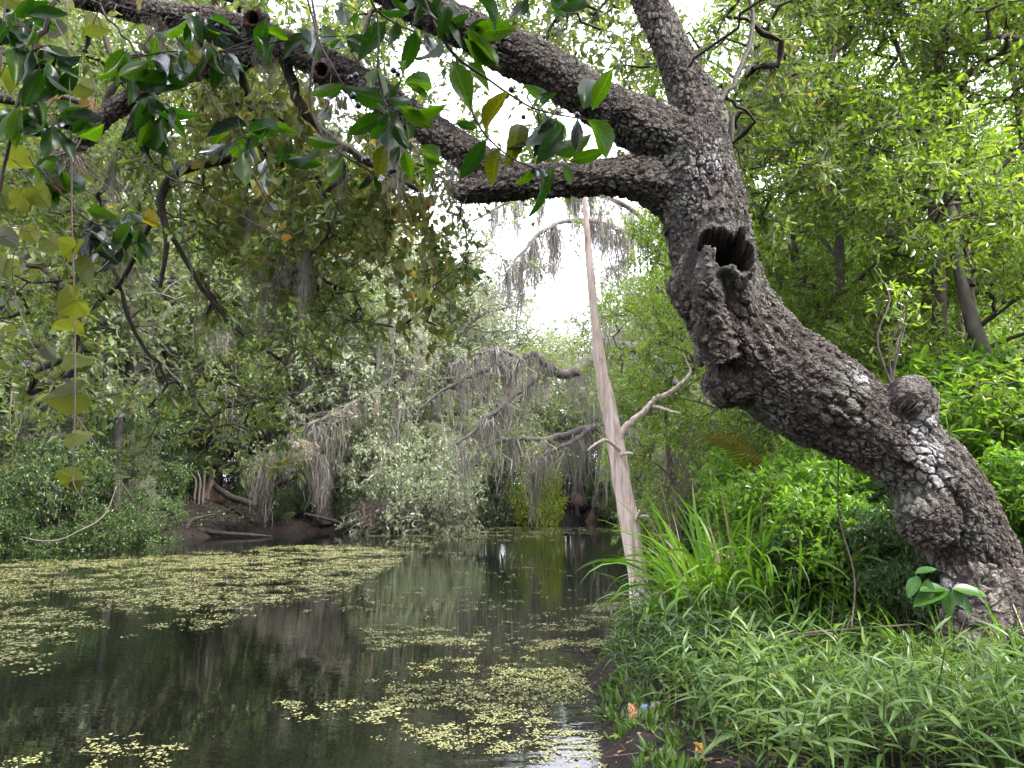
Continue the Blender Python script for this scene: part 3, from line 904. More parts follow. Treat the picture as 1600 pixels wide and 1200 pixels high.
def hollow_stub(name, c, axis_, r, ln, seed, depth=1.6, jag=0.35, k=48, thick=0.28, parent=None):
    """a broken hollow limb: flared outer wall, torn rim, inside wall running back into the trunk"""
    ax_ = nrm(np.array(axis_))
    n1 = nrm(np.cross(ax_, [0, 0, 1.0])); n2 = np.cross(n1, ax_)
    an = np.linspace(0, 2 * np.pi, k, endpoint=False)
    ca, sa = np.cos(an), np.sin(an)
    jj = 1 + jag * (vnoise(np.stack([ca * 2.2 + seed, sa * 2.2, 0 * an], -1)) + 0.5 * vnoise(np.stack([ca * 7 + seed, sa * 7, 0 * an + 3], -1)))
    rows, mats = [], []
    for u, rad in [(-0.5, 1.55), (-0.1, 1.32), (0.25, 1.12), (0.6, 1.03), (0.85, 1.0), (1.0, 0.93)]:
        rows.append((u * jj * ln, rad * r * (1 + 0.12 * vnoise(np.stack([ca * 3, sa * 3, 0 * an + u * 3 + seed], -1)))))
    for u, rad in [(0.98, 1 - thick * 0.6), (0.8, 1 - thick), (0.2, 0.95 - thick), (-0.6, 0.8 - thick), (-depth, 0.05)]:
        rows.append((u * (jj if u > 0 else 1 + 0 * jj) * ln, rad * r * (1 + 0.22 * vnoise(np.stack([ca * 4, sa * 4, 0 * an + u * 4 + seed + 9], -1)))))
    V = np.concatenate([c + ax_ * h[:, None] + (n1 * ca[:, None] + n2 * sa[:, None]) * rd[:, None] for h, rd in rows])
    m = len(rows)
    i = np.arange(m - 1)[:, None] * k
    j = np.arange(k)[None]
    Qf = np.stack([i + j, i + (j + 1) % k, i + k + (j + 1) % k, i + k + j], -1).reshape(-1, 4)
    mi = np.repeat((np.arange(m - 1) >= 4).astype(int), k)
    nvv = len(V)
    me = mesh_np(name, V - oak_loc, Qf, [M['bark'], M['rot']], True, mi, {'barkco': V / 0.045, 'lichen': np.zeros(nvv), 'rot': np.zeros(nvv), 'plain': np.zeros(nvv)})
    return link(name, me, parent)


hollow_stub('knot_hole', P(398, 34, 5.93), (0.05, -0.9, -0.05), 15 * pxm, 0.06, 5.0, depth=1.2, jag=0.12, thick=0.3, parent=oak)
hollow_stub('knot_hole', P(505, 112, 5.9), (-0.1, -0.9, -0.3), 14 * pxm, 0.05, 8.0, depth=1.2, jag=0.12, thick=0.3, parent=oak)

# secondary branches and the crown
rng = np.random.default_rng(21)
sk = Skel()
for nm in names:
    pts, r = AX[nm]
    if nm == 'trunk':
        continue
    st = 3
    sk.limb(pts[::st], r[::st] * 0.8, parent=(None if sk.n else -1), draw=False)
hand = [  # thinner branches drawn from the photograph: (px, py, width, Y)
    [(445, 92, 22, 6.15), (470, 165, 18, 6.3), (510, 210, 15, 6.4), (570, 250, 14, 6.4), (655, 298, 8, 6.4)],
    [(370, 100, 16, 6.25), (400, 190, 16, 6.6), (365, 243, 18, 6.7), (300, 258, 18, 6.75), (262, 285, 17, 6.8), (252, 325, 14, 6.85), (262, 380, 10, 6.9), (250, 450, 7, 7.0)],
    [(220, 140, 12, 6.4), (190, 230, 11, 6.7), (160, 300, 9, 7.0), (148, 345, 7, 7.1), (90, 420, 5, 7.3)],
    [(520, 205, 9, 6.4), (540, 270, 9, 6.5), (500, 310, 8, 6.6), (512, 360, 6, 6.7), (470, 420, 5, 6.9)],
    [(-60, 130, 20, 6.6), (20, 158, 18, 6.7), (90, 150, 12, 6.8), (160, 170, 8, 6.9)],
    [(250, 330, 10, 6.9), (190, 440, 9, 7.2), (130, 500, 7, 7.4), (120, 560, 5, 7.5)],
    [(262, 360, 9, 6.9), (330, 470, 8, 7.2), (400, 540, 6, 7.4), (440, 560, 4, 7.5)],
    [(150, 340, 8, 7.1), (210, 520, 7, 7.4), (260, 590, 5, 7.6), (230, 640, 4, 7.7)],
    [(1110, 175, 12, 6.05), (1150, 120, 10, 6.3), (1175, 40, 8, 6.6), (1160, -60, 6, 6.8)],
    [(1100, 150, 8, 6.1), (1135, 150, 7, 6.3), (1180, 190, 5, 6.5)],
]
branch_mb = MB()
for h in hand:
    pts, r = limb_px(h, 16)
    pts[1:-1] += rng.normal(0, 0.012, (14, 3))
    sk.limb(pts, r)
lo = 0


def px_targets(n, x0, x1, y0, y1, Y0, Y1, dens=None):
    x, y = rng.uniform(x0, x1, n), rng.uniform(y0, y1, n)
    if dens is not None:
        k = rng.uniform(0, 1, n) < dens(x, y)
        x, y = x[k], y[k]
    return P(x, y, rng.uniform(Y0, Y1, len(x)))


def clump(x, y, s, c):
    return smooth01(vnoise(np.stack([x / s, y / s, 0 * x + c], -1)), -0.35, 0.25)


T1 = np.vstack([
    px_targets(3600, -80, 520, -60, 730, 6.2, 13.0, lambda x, y: clump(x, y, 60, 1.5) * (1 - 0.86 * smooth01(y, 400, 690)) * (1 - 0.35 * smooth01(x, 380, 520))),
    px_targets(850, 300, 740, 250, 520, 6.4, 10.5, lambda x, y: clump(x, y, 45, 6.5) * (1 - 0.55 * smooth01(x, 560, 740)) * (1 - 0.6 * smooth01(y, 400, 520))),
    px_targets(3000, 440, 1060, -90, 340, 6.6, 14.5, lambda x, y: clump(x, y, 50, 4.5) * (0.9 - 0.35 * smooth01(x, 820, 1000)) * (1 - smooth01(y, 250, 330))),
    px_targets(620, 1085, 1300, -60, 390, 6.6, 10.5, lambda x, y: clump(x, y, 60, 8.5) * (1 - 0.6 * smooth01(y, 250, 390))),
    px_targets(600, -100, 1500, -900, -60, 3.0, 10.0, lambda x, y: clump(x, y, 120, 2.5)),
])
d0 = np.array([np.min(np.sum((sk.p[:sk.n] - t) ** 2, 1)) for t in T1])
ids = []
for t in T1[np.argsort(d0)]:
    ids.append(sk.attach(t, rng, 0.25, 0.14, 0.06, lo))
sk.radii(0.0034, 0.47, 0.05)
sk.tubes(branch_mb)
ends = sk.p[[i[-1] for i in ids]]
mids = sk.p[[i[len(i) // 2] for i in ids if len(i) > 3]]
dirs = path_dirs(sk, ids)
pos, ax_, no_, sz, ta, tb = foliage(rng, ends, dirs, 4, 7, 0.25, 0.088, up=0.5)
p2, a2, n2, s2, ta2, tb2 = foliage(rng, mids, path_dirs(sk, [i for i in ids if len(i) > 3]), 1, 7, 0.2, 0.074, up=0.5)
twigs_into(branch_mb, np.vstack([ta, ta2]), np.vstack([tb, tb2]), 0.0025)
bo = link('branches', branch_mb.mesh('oak_branches', [M['twig']]), oak, -oak_loc)
bo['kind'] = 'stuff'
co_ = link('crown', leaves_mesh('oak_crown', M['oak_leaf'], np.vstack([pos, p2]), np.vstack([ax_, a2]), np.vstack([no_, n2]), np.concatenate([sz, s2]), 'q', 0.44), oak, -oak_loc)
co_['kind'] = 'stuff'
OAKSK = sk

# curtain of small heart-leaved vines trailing off the low limb
rng = np.random.default_rng(77)
cv = MB()
cp, ca_, cn, cs = [], [], [], []
stems = []
for k in range(46):
    x0 = rng.uniform(285, 690)
    y0 = np.interp(x0, [285, 400, 530, 690], [60, 80, 140, 260]) + rng.uniform(-10, 40)
    Yd = rng.uniform(6.2, 7.6)
    ln = rng.uniform(90, 330) * (1.0 if x0 < 560 else 0.75)
    nn = 16
    u = np.linspace(0, 1, nn)
    xs = x0 + np.cumsum(rng.normal(0, 5, nn)) + rng.uniform(-60, 60) * u
    stems.append(P(xs, y0 + ln * u + (0 if x0 < 600 else 40), Yd + rng.uniform(-0.4, 0.8) * u))
for st in stems:
    cv.tube(st, np.linspace(0.005, 0.002, len(st)), 3, False)
    n_ = int(len(st) * 2.6)
    ix = rng.integers(1, len(st), n_)
    cp.append(st[ix] + rng.normal(0, 0.07, (n_, 3)))
cp = np.vstack(cp)
n_ = len(cp)
ca_ = nrm(rng.normal(0, 0.5, (n_, 3)) + np.array([0, 0, -0.9]))
cn = rng.normal(0, 1, (n_, 3)); cn = nrm(cn - ca_ * np.sum(cn * ca_, 1, keepdims=True))
vine = thing('trailing_vine', 'curtain of small brownish heart-leaved vines trailing below the low oak limb', 'vine', tuple(stems[0][0]))
vl = np.array(vine.location)
s_ = link('stem', cv.mesh('curtain_stems', [M['twig']]), vine, -vl); s_['kind'] = 'stuff'
s_ = link('foliage', leaves_mesh('curtain_leaves', M['curtain'], cp, ca_, cn, rng.uniform(0.055, 0.115, n_), 'h', 0.95), vine, -vl); s_['kind'] = 'stuff'

# sprout on the burl
spr = MB(); rng = np.random.default_rng(3)
b0 = P(1392, 598, 5.8)
sp_ends, sp_dirs = [], []
for k in range(5):
    tx, ty = 1392 + rng.uniform(-32, 38), rng.uniform(395, 500)
    e = P(tx, ty, 5.8 + rng.uniform(-0.15, 0.2))
    pts = spline([b0 + rng.normal(0, 0.01, 3), b0 * 0.6 + e * 0.4 + rng.normal(0, 0.03, 3), b0 * 0.25 + e * 0.75 + rng.normal(0, 0.03, 3), e], 12)
    spr.tube(pts - oak_loc, np.linspace(0.011, 0.003, 12), 5, False)
    for j in (5, 7, 9, 11):
        d = nrm(rng.normal(0, 0.6, 3) + np.array([0, 0, 0.6]))
        q_ = pts[j] + d * rng.uniform(0.1, 0.25)
        spr.tube(spline([pts[j], (pts[j] + q_) / 2 + rng.normal(0, 0.01, 3), q_], 5) - oak_loc, [0.003, 0.0028, 0.0025, 0.002, 0.0015], 3, False)
        sp_ends.append(q_); sp_dirs.append(d)
so = link('sprout', spr.mesh('sprout', [M['brown_twig']]), oak)
so['label'] = 'thin bare sprout stems rising from the burl'
pos, ax_, no_, sz, _, _ = foliage(rng, np.array(sp_ends), np.array(sp_dirs), 2, 4, 0.12, 0.05)
link('sprout_leaves', leaves_mesh('sprout_leaves', M['green'], pos - oak_loc, ax_, no_, sz, 'f', 0.35), oak)['kind'] = 'stuff'

# ------------------------------------------------------------------ the dead trunk standing in the water
rng = np.random.default_rng(8)
base = PG(1000, 985, -0.3); DY = 10.6
dead = thing('dead_tree', 'bare pale pinkish dead tree trunk standing at the water edge behind the tall grass', 'tree', tuple(PG(1000, 968)))
dl = np.array(dead.location)


def tube_obj(name, rows, n, mat, parent, loc, k=18, wobble=0.06, seed=0, jit=0.0, fibre=0.0):
    pts, r = limb_px(rows, n)
    if jit:
        pts[1:-1] += np.random.default_rng(seed).normal(0, jit, (n - 2, 3))
    arc = np.concatenate([[0], np.cumsum(np.linalg.norm(np.diff(pts, axis=0), axis=1))])
    an = np.linspace(0, 2 * np.pi, k, endpoint=False)
    q = np.stack([np.cos(an)[None] + 0 * arc[:, None], np.sin(an)[None] + 0 * arc[:, None], arc[:, None] * 2 + 0 * an[None]], -1)
    mb = MB()
    mb.tube(pts - loc, r, k, True, 1 + wobble * vnoise(q * 1.7 + seed) + wobble * 0.5 * vnoise(q * np.array([4, 4, 1.0]) + seed) - fibre * np.maximum(0, vnoise(q * np.array([7, 7, 0.5]) + seed) - 0.25) + fibre * 0.4 * vnoise(q * np.array([3, 3, 2.5]) + 40))
    return link(name, mb.mesh(name, [mat]), parent)


tube_obj('trunk', [(1012.89, 1005, 34.4, 10.6), (1004.89, 960, 31.82, 10.6), (991.89, 870, 30.1, 10.62), (976.89, 780, 29.24, 10.65), (960.89, 690, 27.52, 10.7), (947.33, 620, 24.08, 10.72), (937, 560, 18.92, 10.75), (931, 510, 14.62, 10.8), (923, 430, 12.9, 10.85), (918, 370, 10.32, 10.9), (914, 320, 7.74, 10.95), (911, 285, 5.16, 11)], 160, M['dead'], dead, dl, 48, 0.10, 4, 0.0, 0.22)
tube_obj('branch', [(962, 690, 15, 10.68), (980, 664, 11, 10.6), (1010, 640, 9, 10.5), (1024, 622, 8, 10.45), (1040, 617, 7.5, 10.4), (1063, 600, 5.5, 10.3), (1078, 583, 4, 10.25), (1072, 562, 2.5, 10.2), (1066, 552, 1.5, 10.2)], 60, M['dead'], dead, dl, 16, 0.16, 7, 0.008, 0.2)
tube_obj('branch', [(1020, 634, 7, 10.5), (1040, 640, 5, 10.4), (1064, 646, 2.5, 10.3)], 16, M['dead'], dead, dl, 8, 0.1, 9, 0.004)
tube_obj('branch', [(968, 704, 6, 10.55), (955, 692, 5.5, 10.35), (945, 687, 5, 10.2), (930, 694, 4, 10.1), (918, 704, 2, 10.0)], 20, M['dead'], dead, dl, 8, 0.1, 11, 0.004)
tube_obj('stub', [(968, 711, 7, 10.6), (982, 708, 5, 10.4), (988, 709, 3, 10.3)], 8, M['dead'], dead, dl, 8, 0.1, 12)
tube_obj('stub', [(992, 815, 8, 10.6), (998, 803, 5, 10.4), (999, 797, 3, 10.35)], 8, M['dead'], dead, dl, 8, 0.1, 13)
tube_obj('stub', [(992, 812, 7, 10.6), (1006, 806, 4, 10.45), (1014, 807, 2, 10.4)], 8, M['dead'], dead, dl, 8, 0.1, 14)

# ------------------------------------------------------------------ tree kinds: meshes shared by several trees


def ell_targets(rng, lumps, n, shell=0.55):
    w = np.array([l[3] * l[4] * l[5] for l in lumps]) ** 0.67
    k = rng.choice(len(lumps), n, p=w / w.sum())
    L = np.array(lumps)[k]
    d = nrm(rng.normal(0, 1, (n, 3)))
    r = rng.uniform(shell, 1, (n, 1)) ** 0.6
    t = L[:, :3] + d * r * L[:, 3:6]
    # leaf masses gather in clumps
    keep = vnoise(t * 1.1 + 5) > -0.45
    return t[keep]


def make_kind(name, seed, trunk, lumps, n, leaf_len, M_, L, twl, shape, wid, leafm, rt=0.007, e=0.5, seg=0.5, rmax=0.4, shell=0.5, twr=0.0, barkm='far_bark', g=-0.15, up=0.6, zmin=0.15):
    """returns trunk mesh, crown mesh and points on the branches"""
    rng = np.random.default_rng(seed)
    s = Skel()
    for tr in trunk:
        tr = np.array(tr, float)
        sp = spline(tr, max(6, len(tr) * 4))
        s.limb(sp[:, :3], sp[:, 3], parent=(None if s.n else -1))
    T = ell_targets(rng, lumps, n, shell)
    T = T[T[:, 2] > zmin]
    base = np.array(trunk[0][0][:3])
    T = T[np.argsort(np.linalg.norm(T - np.array([0, 0, 0.35 * T[:, 2].max()]), axis=1))]
    ids = [s.attach(t, rng, seg, 0.13, 0.1, 2) for t in T]
    s.radii(rt, e, rmax)
    mb = MB()
    s.tubes(mb, rmin=0.0)
    ends = s.p[[i[-1] for i in ids]]
    dirs = path_dirs(s, ids)
    pos, ax_, no_, sz, ta, tb = foliage(rng, ends, dirs, M_, L, twl, leaf_len, g=g, up=up)
    ok = pos[:, 2] > 0.03
    if twr:
        twigs_into(mb, ta, tb, twr)
    tm = mb.mesh(name + '_wood', [M[barkm]])
    cm = leaves_mesh(name + '_leaves', M[leafm], pos[ok], ax_[ok], no_[ok], sz[ok], shape, wid)
    return dict(trunk=tm, crown=cm, pts=s.p[:s.n].copy(), lowpts=ends)


KIND = {}
for v in range(3):
    r_ = np.random.default_rng(100 + v)
    lumps, trunk = [], [[(0, 0, -0.6, 0.5), (0.1, 0.05, 1.2, 0.42), (0.25, 0.1, 2.8, 0.36), (0.3, 0.3, 5.0, 0.25), (0.2, 0.5, 8.0, 0.12)]]
    for k in range(6):
        a = k * 1.05 + r_.uniform(-0.3, 0.3)
        R_ = r_.uniform(3.0, 5.2)
        h = r_.uniform(4.5, 9.5)
        trunk.append([(0.2, 0.1, r_.uniform(2.0, 3.4), 0.24), (math.cos(a) * R_ * 0.35, math.sin(a) * R_ * 0.35, h * 0.55, 0.19), (math.cos(a) * R_ * 0.8, math.sin(a) * R_ * 0.8, h * 0.85, 0.11), (math.cos(a) * R_ * 1.15, math.sin(a) * R_ * 1.15, h * 0.92, 0.05)])
        lumps.append((math.cos(a) * R_, math.sin(a) * R_, h, r_.uniform(1.8, 2.8), r_.uniform(1.8, 2.8), r_.uniform(1.4, 2.2)))
        lumps.append((math.cos(a) * R_ * 0.6, math.sin(a) * R_ * 0.6, min(h + 2.0, 11), 2.2, 2.2, 1.6))
        lumps.append((math.cos(a) * R_ * 1.2, math.sin(a) * R_ * 1.2, h * 0.55, 1.7, 1.7, 1.5))
    lumps.append((0.2, 0.3, 11.2, 2.6, 2.6, 1.9))
    KIND['oak%d' % v] = make_kind('far_oak', 200 + v, trunk, lumps, 1900, 0.14, 4, 7, 0.5, 'q', 0.5, 'far_leaf', rt=0.010, shell=0.35)
for v in range(3):
    r_ = np.random.default_rng(300 + v)
    lumps, trunk = [], []
    for k in range(7):
        a = k * 0.9 + r_.uniform(-0.3, 0.3); R_ = r_.uniform(0.3, 1.5); h = r_.uniform(0.9, 2.4)
        trunk.append([(math.cos(a) * 0.15, math.sin(a) * 0.15, -0.3, 0.05), (math.cos(a) * R_ * 0.5, math.sin(a) * R_ * 0.5, h * 0.5, 0.035), (math.cos(a) * R_, math.sin(a) * R_, h, 0.015)])
        lumps.append((math.cos(a) * R_, math.sin(a) * R_, h, r_.uniform(0.7, 1.1), r_.uniform(0.7, 1.1), r_.uniform(0.5, 0.85)))
        lumps.append((math.cos(a) * R_ * 1.25, math.sin(a) * R_ * 1.25, 0.55, 0.6, 0.6, 0.5))
    KIND['bush%d' % v] = make_kind('bank_bush', 310 + v, trunk, lumps, 900, 0.085, 4, 6, 0.24, 'q', 0.5, 'bush_blue', rt=0.004, seg=0.25, shell=0.4, barkm='brown_twig')
for v in range(2):
    # slender tree of the near right bank
    r_ = np.random.default_rng(400 + v)
    lumps, trunk = [], [[(0, 0, -0.4, 0.11), (0.1, 0.0, 1.5, 0.095), (0.3, 0.1, 3.5, 0.08), (0.25, 0.2, 6.0, 0.055), (0.4, 0.3, 9.5, 0.02)]]
    for k in range(15):
        a = k * 2.4 + r_.uniform(-0.3, 0.3); h = 0.9 + k * 0.66; R_ = r_.uniform(0.8, 2.1)
        trunk.append([(0.2, 0.1, h * 0.85, 0.035), (math.cos(a) * R_ * 0.5, math.sin(a) * R_ * 0.5, h, 0.025), (math.cos(a) * R_ * 1.1, math.sin(a) * R_ * 1.1, h + 0.15, 0.01)])
        lumps.append((math.cos(a) * R_, math.sin(a) * R_, h, r_.uniform(0.9, 1.4), r_.uniform(0.9, 1.4), r_.uniform(0.6, 0.9)))
    KIND['slender%d' % v] = make_kind('slender_tree', 410 + v, trunk, lumps, 1700, 0.080, 4, 6, 0.27, 'f', 0.36, 'green', rt=0.0042, seg=0.3, shell=0.2, twr=0.002, barkm='brown_twig', up=0.8)
for v in range(2):
    # low leafy shrub of the near right bank
    r_ = np.random.default_rng(500 + v)
    lumps, trunk = [], []
    for k in range(7):
        a = k * 0.9 + r_.uniform(-0.3, 0.3); R_ = r_.uniform(0.15, 0.6); h = r_.uniform(0.5, 1.25)
        trunk.append([(math.cos(a) * 0.08, math.sin(a) * 0.08, -0.15, 0.014), (math.cos(a) * R_ * 0.5, math.sin(a) * R_ * 0.5, h * 0.5, 0.011), (math.cos(a) * R_, math.sin(a) * R_, h, 0.005)])
        lumps.append((math.cos(a) * R_, math.sin(a) * R_, h, 0.38, 0.38, 0.32))
    KIND['shrub%d' % v] = make_kind('leafy_shrub', 510 + v, trunk, lumps, 620, 0.066, 3, 6, 0.14, 'f', 0.42, 'shrub', rt=0.0022, seg=0.15, shell=0.3, twr=0.0015, barkm='brown_twig', up=1.0)

MOSS_PTS = {}


def place(kind, name, label, cat, px, Y, scale=1.0, rz=0.0, group=None, mat=None, zoff=0.0, key=None, parts=('trunk', 'crown')):
    X = P(px, 775, Y)[0]
    z = float(gz(X, Y)) + zoff
    sc3 = np.array(scale if hasattr(scale, '__len__') else (scale,) * 3, float)
    r = thing(name, label, cat, (X, Y, z), (0, 0, rz), tuple(sc3), group)
    K = KIND[kind]
    t = link(parts[0], K['trunk'], r)
    c = link(parts[1], K['crown'], r)
    c['kind'] = 'stuff'
    if mat:
        obj_mat(c, M[mat])
    if key:
        cs_, sn = math.cos(rz), math.sin(rz)
        p = K['pts'] * sc3
        q = np.stack([p[:, 0] * cs_ - p[:, 1] * sn + X, p[:, 0] * sn + p[:, 1] * cs_ + Y, p[:, 2] + z], -1)
        MOSS_PTS.setdefault(key, []).append(q)
    return r


rr_ = random.Random(4)
# back row beyond the bend
GB = 'far trees closing the end of the creek'
for k, (px, Y, s, mt) in enumerate([(-330, 66, 1.5, 'far_leaf'), (-120, 70, 1.5, 'far_bright'), (40, 64, 1.45, 'far_leaf'), (190, 70, 1.5, 'far_bright'), (330, 66, 1.5, 'far_grey'), (480, 70, 1.5, 'far_leaf'),
                                    (610, 72, 1.85, 'far_bright'), (720, 74, 1.6, 'far_bright'), (860, 72, 1.22, 'far_bright'), (985, 70, 1.45, 'far_leaf'), (1120, 66, 1.5, 'far_grey'), (1270, 64, 1.5, 'far_leaf'), (1440, 62, 1.5, 'far_bright'), (1640, 60, 1.5, 'far_leaf')]):
    lab = {'far_leaf': 'dull green round-crowned tree far behind the creek bend', 'far_bright': 'bright yellow-green tree far behind the creek bend', 'far_grey': 'grey-green tree far behind the creek bend'}[mt]
    place('oak%d' % (k % 3), 'background_tree', lab, 'tree', px, Y, s, rr_.uniform(0, 6), GB, mt)
# oaks along the far left bank
GL = 'mossy oaks along the far left bank'
for k, (px, Y, s, mt) in enumerate([(-330, 30, 1.0, 'far_leaf'), (-170, 36, 1.1, 'far_leaf'), (20, 42, 1.1, 'far_leaf'), (190, 47, 1.35, 'far_leaf'), (330, 50, 1.5, 'far_grey'), (420, 46, 1.4, 'far_leaf'), (505, 45, 1.4, 'far_grey'), (590, 48, 1.45, 'far_grey'), (668, 54, 1.4, 'far_grey'), (770, 57, 1.1, 'far_leaf'), (850, 62, 1.1, 'far_grey')]):
    lab = {'far_leaf': 'green mossy oak standing on the far left bank', 'far_grey': 'grey-green mossy oak draped with moss on the far left bank'}[mt]
    place('oak%d' % ((k + 1) % 3), 'mossy_oak', lab, 'tree', px, Y, s, rr_.uniform(0, 6), GL, mt, key='left')
GH = 'tall oaks towering over the far left bank'
for k, (px, Y, s, mt) in enumerate([(-190, 25, 1.6, 'far_leaf'), (40, 30, 1.7, 'far_leaf'), (215, 37, 1.75, 'far_grey'), (395, 47, 1.85, 'far_leaf'), (545, 52, 1.8, 'far_grey')]):
    place('oak%d' % ((k + 2) % 3), 'tall_oak', 'tall broad-crowned oak towering behind the dark bushes of the far left bank', 'tree', px, Y, s, rr_.uniform(0, 6), GH, mt, key='left')
place('oak1', 'tall_oak', 'tall moss-hung oak on the right bank towering beyond the dead trunk', 'tree', 1170, 40, 1.4, 2.0, None, 'far_leaf', key='right')
# right bank beyond the dead trunk
GR = 'mossy oaks on the right bank beyond the dead trunk'
for k, (px, Y, s, mt) in enumerate([(1010, 56, 1.15, 'far_leaf'), (1110, 46, 1.05, 'far_leaf'), (1190, 36, 1.1, 'far_grey'), (1320, 33, 1.1, 'far_leaf'), (1500, 30, 1.1, 'far_leaf'), (1700, 28, 1.1, 'far_leaf')]):
    place('oak%d' % (k % 3), 'mossy_oak', 'mossy oak on the right bank beyond the pale dead trunk', 'tree', px, Y, s, rr_.uniform(0, 6), GR, mt, key='right')

# the wood goes on behind and beside the viewpoint
for k, (X, Y, s) in enumerate([(-7, -9, 1.0), (1.5, -9.5, 1.05), (6.5, -6.5, 1.0), (-14, -15, 1.1), (5, -17, 1.15), (-4, -20, 1.2)]):
    px_ = 800 + X / max(Y, 1e-3) * F
    r = thing('mossy_oak', 'oak of the near bank wood facing the creek', 'tree', (X, Y, float(gz(X, Y))), (0, 0, rr_.uniform(0, 6)), s, 'oaks of the near bank wood')
    link('trunk', KIND['oak%d' % (k % 3)]['trunk'], r)
    link('crown', KIND['oak%d' % (k % 3)]['crown'], r)['kind'] = 'stuff'

# ------------------------------------------------------------------ the far oak whose bent limbs reach over the channel
HY = 30.0
rngL = np.random.default_rng(14)
ho = thing('reaching_oak', 'old oak on the right bank with crooked mossy limbs reaching over the channel', 'tree')
hb = P(1105, 775, HY); hb[2] = gz(hb[0], HY)
ho.location = hb
hs = Skel()
rows = [
    [(1105, 840, 40, HY), (1100, 760, 36, HY), (1085, 680, 30, HY), (1075, 600, 26, HY), (1070, 500, 20, HY), (1060, 400, 14, HY), (1050, 320, 9, HY)],
    [(1080, 640, 22, HY), (1020, 560, 20, 29.5), (965, 540, 18, 29), (925, 560, 18, 28.7), (898, 580, 18, 28.5), (872, 582, 17, 28.5), (850, 565, 16, 28.4), (836, 552, 14, 28.3), (818, 557, 12, 28.2), (800, 567, 11, 28), (770, 575, 9, 27.8), (735, 588, 7, 27.5), (690, 612, 5, 27.2), (655, 640, 3, 27)],
    [(852, 568, 11, 28.4), (838, 590, 11, 28.3), (810, 612, 10, 28.2), (785, 634, 9, 28), (760, 655, 8, 27.8), (738, 676, 6, 27.6), (712, 694, 4, 27.4)],
    [(1085, 690, 20, HY), (1030, 655, 17, 30), (980, 655, 15, 30.2), (930, 668, 14, 30.5), (890, 678, 13, 30.8), (850, 688, 11, 31), (810, 686, 9, 31.2), (780, 690, 7, 31.4), (745, 705, 4, 31.6)],
    [(925, 668, 9, 30.5), (895, 690, 8, 30.2), (870, 702, 7, 30), (848, 712, 5, 29.8), (835, 735, 3, 29.8)],
    [(1062, 430, 14, HY), (1010, 380, 11, 29), (950, 352, 9, 28), (890, 345, 8, 27), (850, 360, 7, 26), (815, 395, 5, 25.5), (790, 430, 3, 25.2)],
    [(1055, 400, 10, HY), (990, 330, 9, 29), (920, 300, 8, 28), (850, 300, 7, 27.5), (790, 318, 5, 27), (740, 345, 3, 26.5)],
    [(812, 560, 6, 28.1), (780, 545, 5, 27.8), (752, 552, 4, 27.5), (720, 560, 2.5, 27.2)],
]
hm = MB()
limb_pts = []
for k, rw in enumerate(rows):
    pts, r = limb_px(rw, 8 + 4 * len(rw))
    pts[1:-1] += rngL.normal(0, 0.02, (len(pts) - 2, 3))
    hs.limb(pts, r, parent=(None if hs.n else -1), draw=False)
    mb = MB(); mb.tube(pts - hb, r, 10, True, 1 + 0.15 * vnoise(np.random.default_rng(k).uniform(0, 4, (len(pts), 10, 3))))
    o = link('trunk' if k == 0 else 'limb', mb.mesh('reaching_limb', [M['far_bark']]), ho)
    if k == 1:
        o['label'] = 'crooked limb bending down and up with a green mossy top'
    limb_pts.append(pts)
rng = rngL
TT = np.vstack([px_targets(420, 930, 1180, 330, 760, 26, 34, lambda x, y: clump(x, y, 50, 3.2)), px_targets(170, 700, 960, 560, 720, 27, 32, lambda x, y: clump(x, y, 40, 9.1) * 0.7),
                px_targets(55, 740, 960, 300, 440, 25, 29, lambda x, y: clump(x, y, 30, 1.1))])
dd = np.array([np.min(np.sum((hs.p[:hs.n] - t) ** 2, 1)) for t in TT])
ids = [hs.attach(t, rng, 0.5, 0.15, 0.05) for t in TT[np.argsort(dd)]]
hs.radii(0.009, 0.45, 0.09)
hs.tubes(hm, only_free=True)
link('branches', hm.mesh('reaching_branches', [M['far_bark']]), ho, -hb)['kind'] = 'stuff'
pos, ax_, no_, sz, _, _ = foliage(rng, hs.p[[i[-1] for i in ids]], path_dirs(hs, ids), 4, 8, 0.45, 0.13)
link('crown', leaves_mesh('reaching_crown', M['far_leaf'], pos, ax_, no_, sz, 'q', 0.48), ho, -hb)['kind'] = 'stuff'
# ferns and moss cushions along the crooked limb's dip
mc = MB()
r2 = np.random.default_rng(3)
a0, rad0 = limb_px(rows[1], 60)
MOSSCUSH = []
for i in range(20, 38):
    for q_ in range(14):
        d = nrm(np.array([r2.normal(0, 0.4), r2.normal(0, 0.7), 1.0]))
        MOSSCUSH.append((a0[i] + d * rad0[i] * 0.95, d))
mcp = np.array([m_[0] for m_ in MOSSCUSH]) + r2.normal(0, 0.03, (len(MOSSCUSH), 3))
mcd = nrm(np.array([m_[1] for m_ in MOSSCUSH]) + r2.normal(0, 0.5, (len(MOSSCUSH), 3)))
mcn = nrm(np.cross(mcd, r2.normal(0, 1, mcd.shape)))
link('limb_fern', leaves_mesh('limb_fern', M['far_bright'], mcp, mcd, mcn, r2.uniform(0.1, 0.2, len(mcp)), 'q', 0.4), ho, -hb)['kind'] = 'stuff'

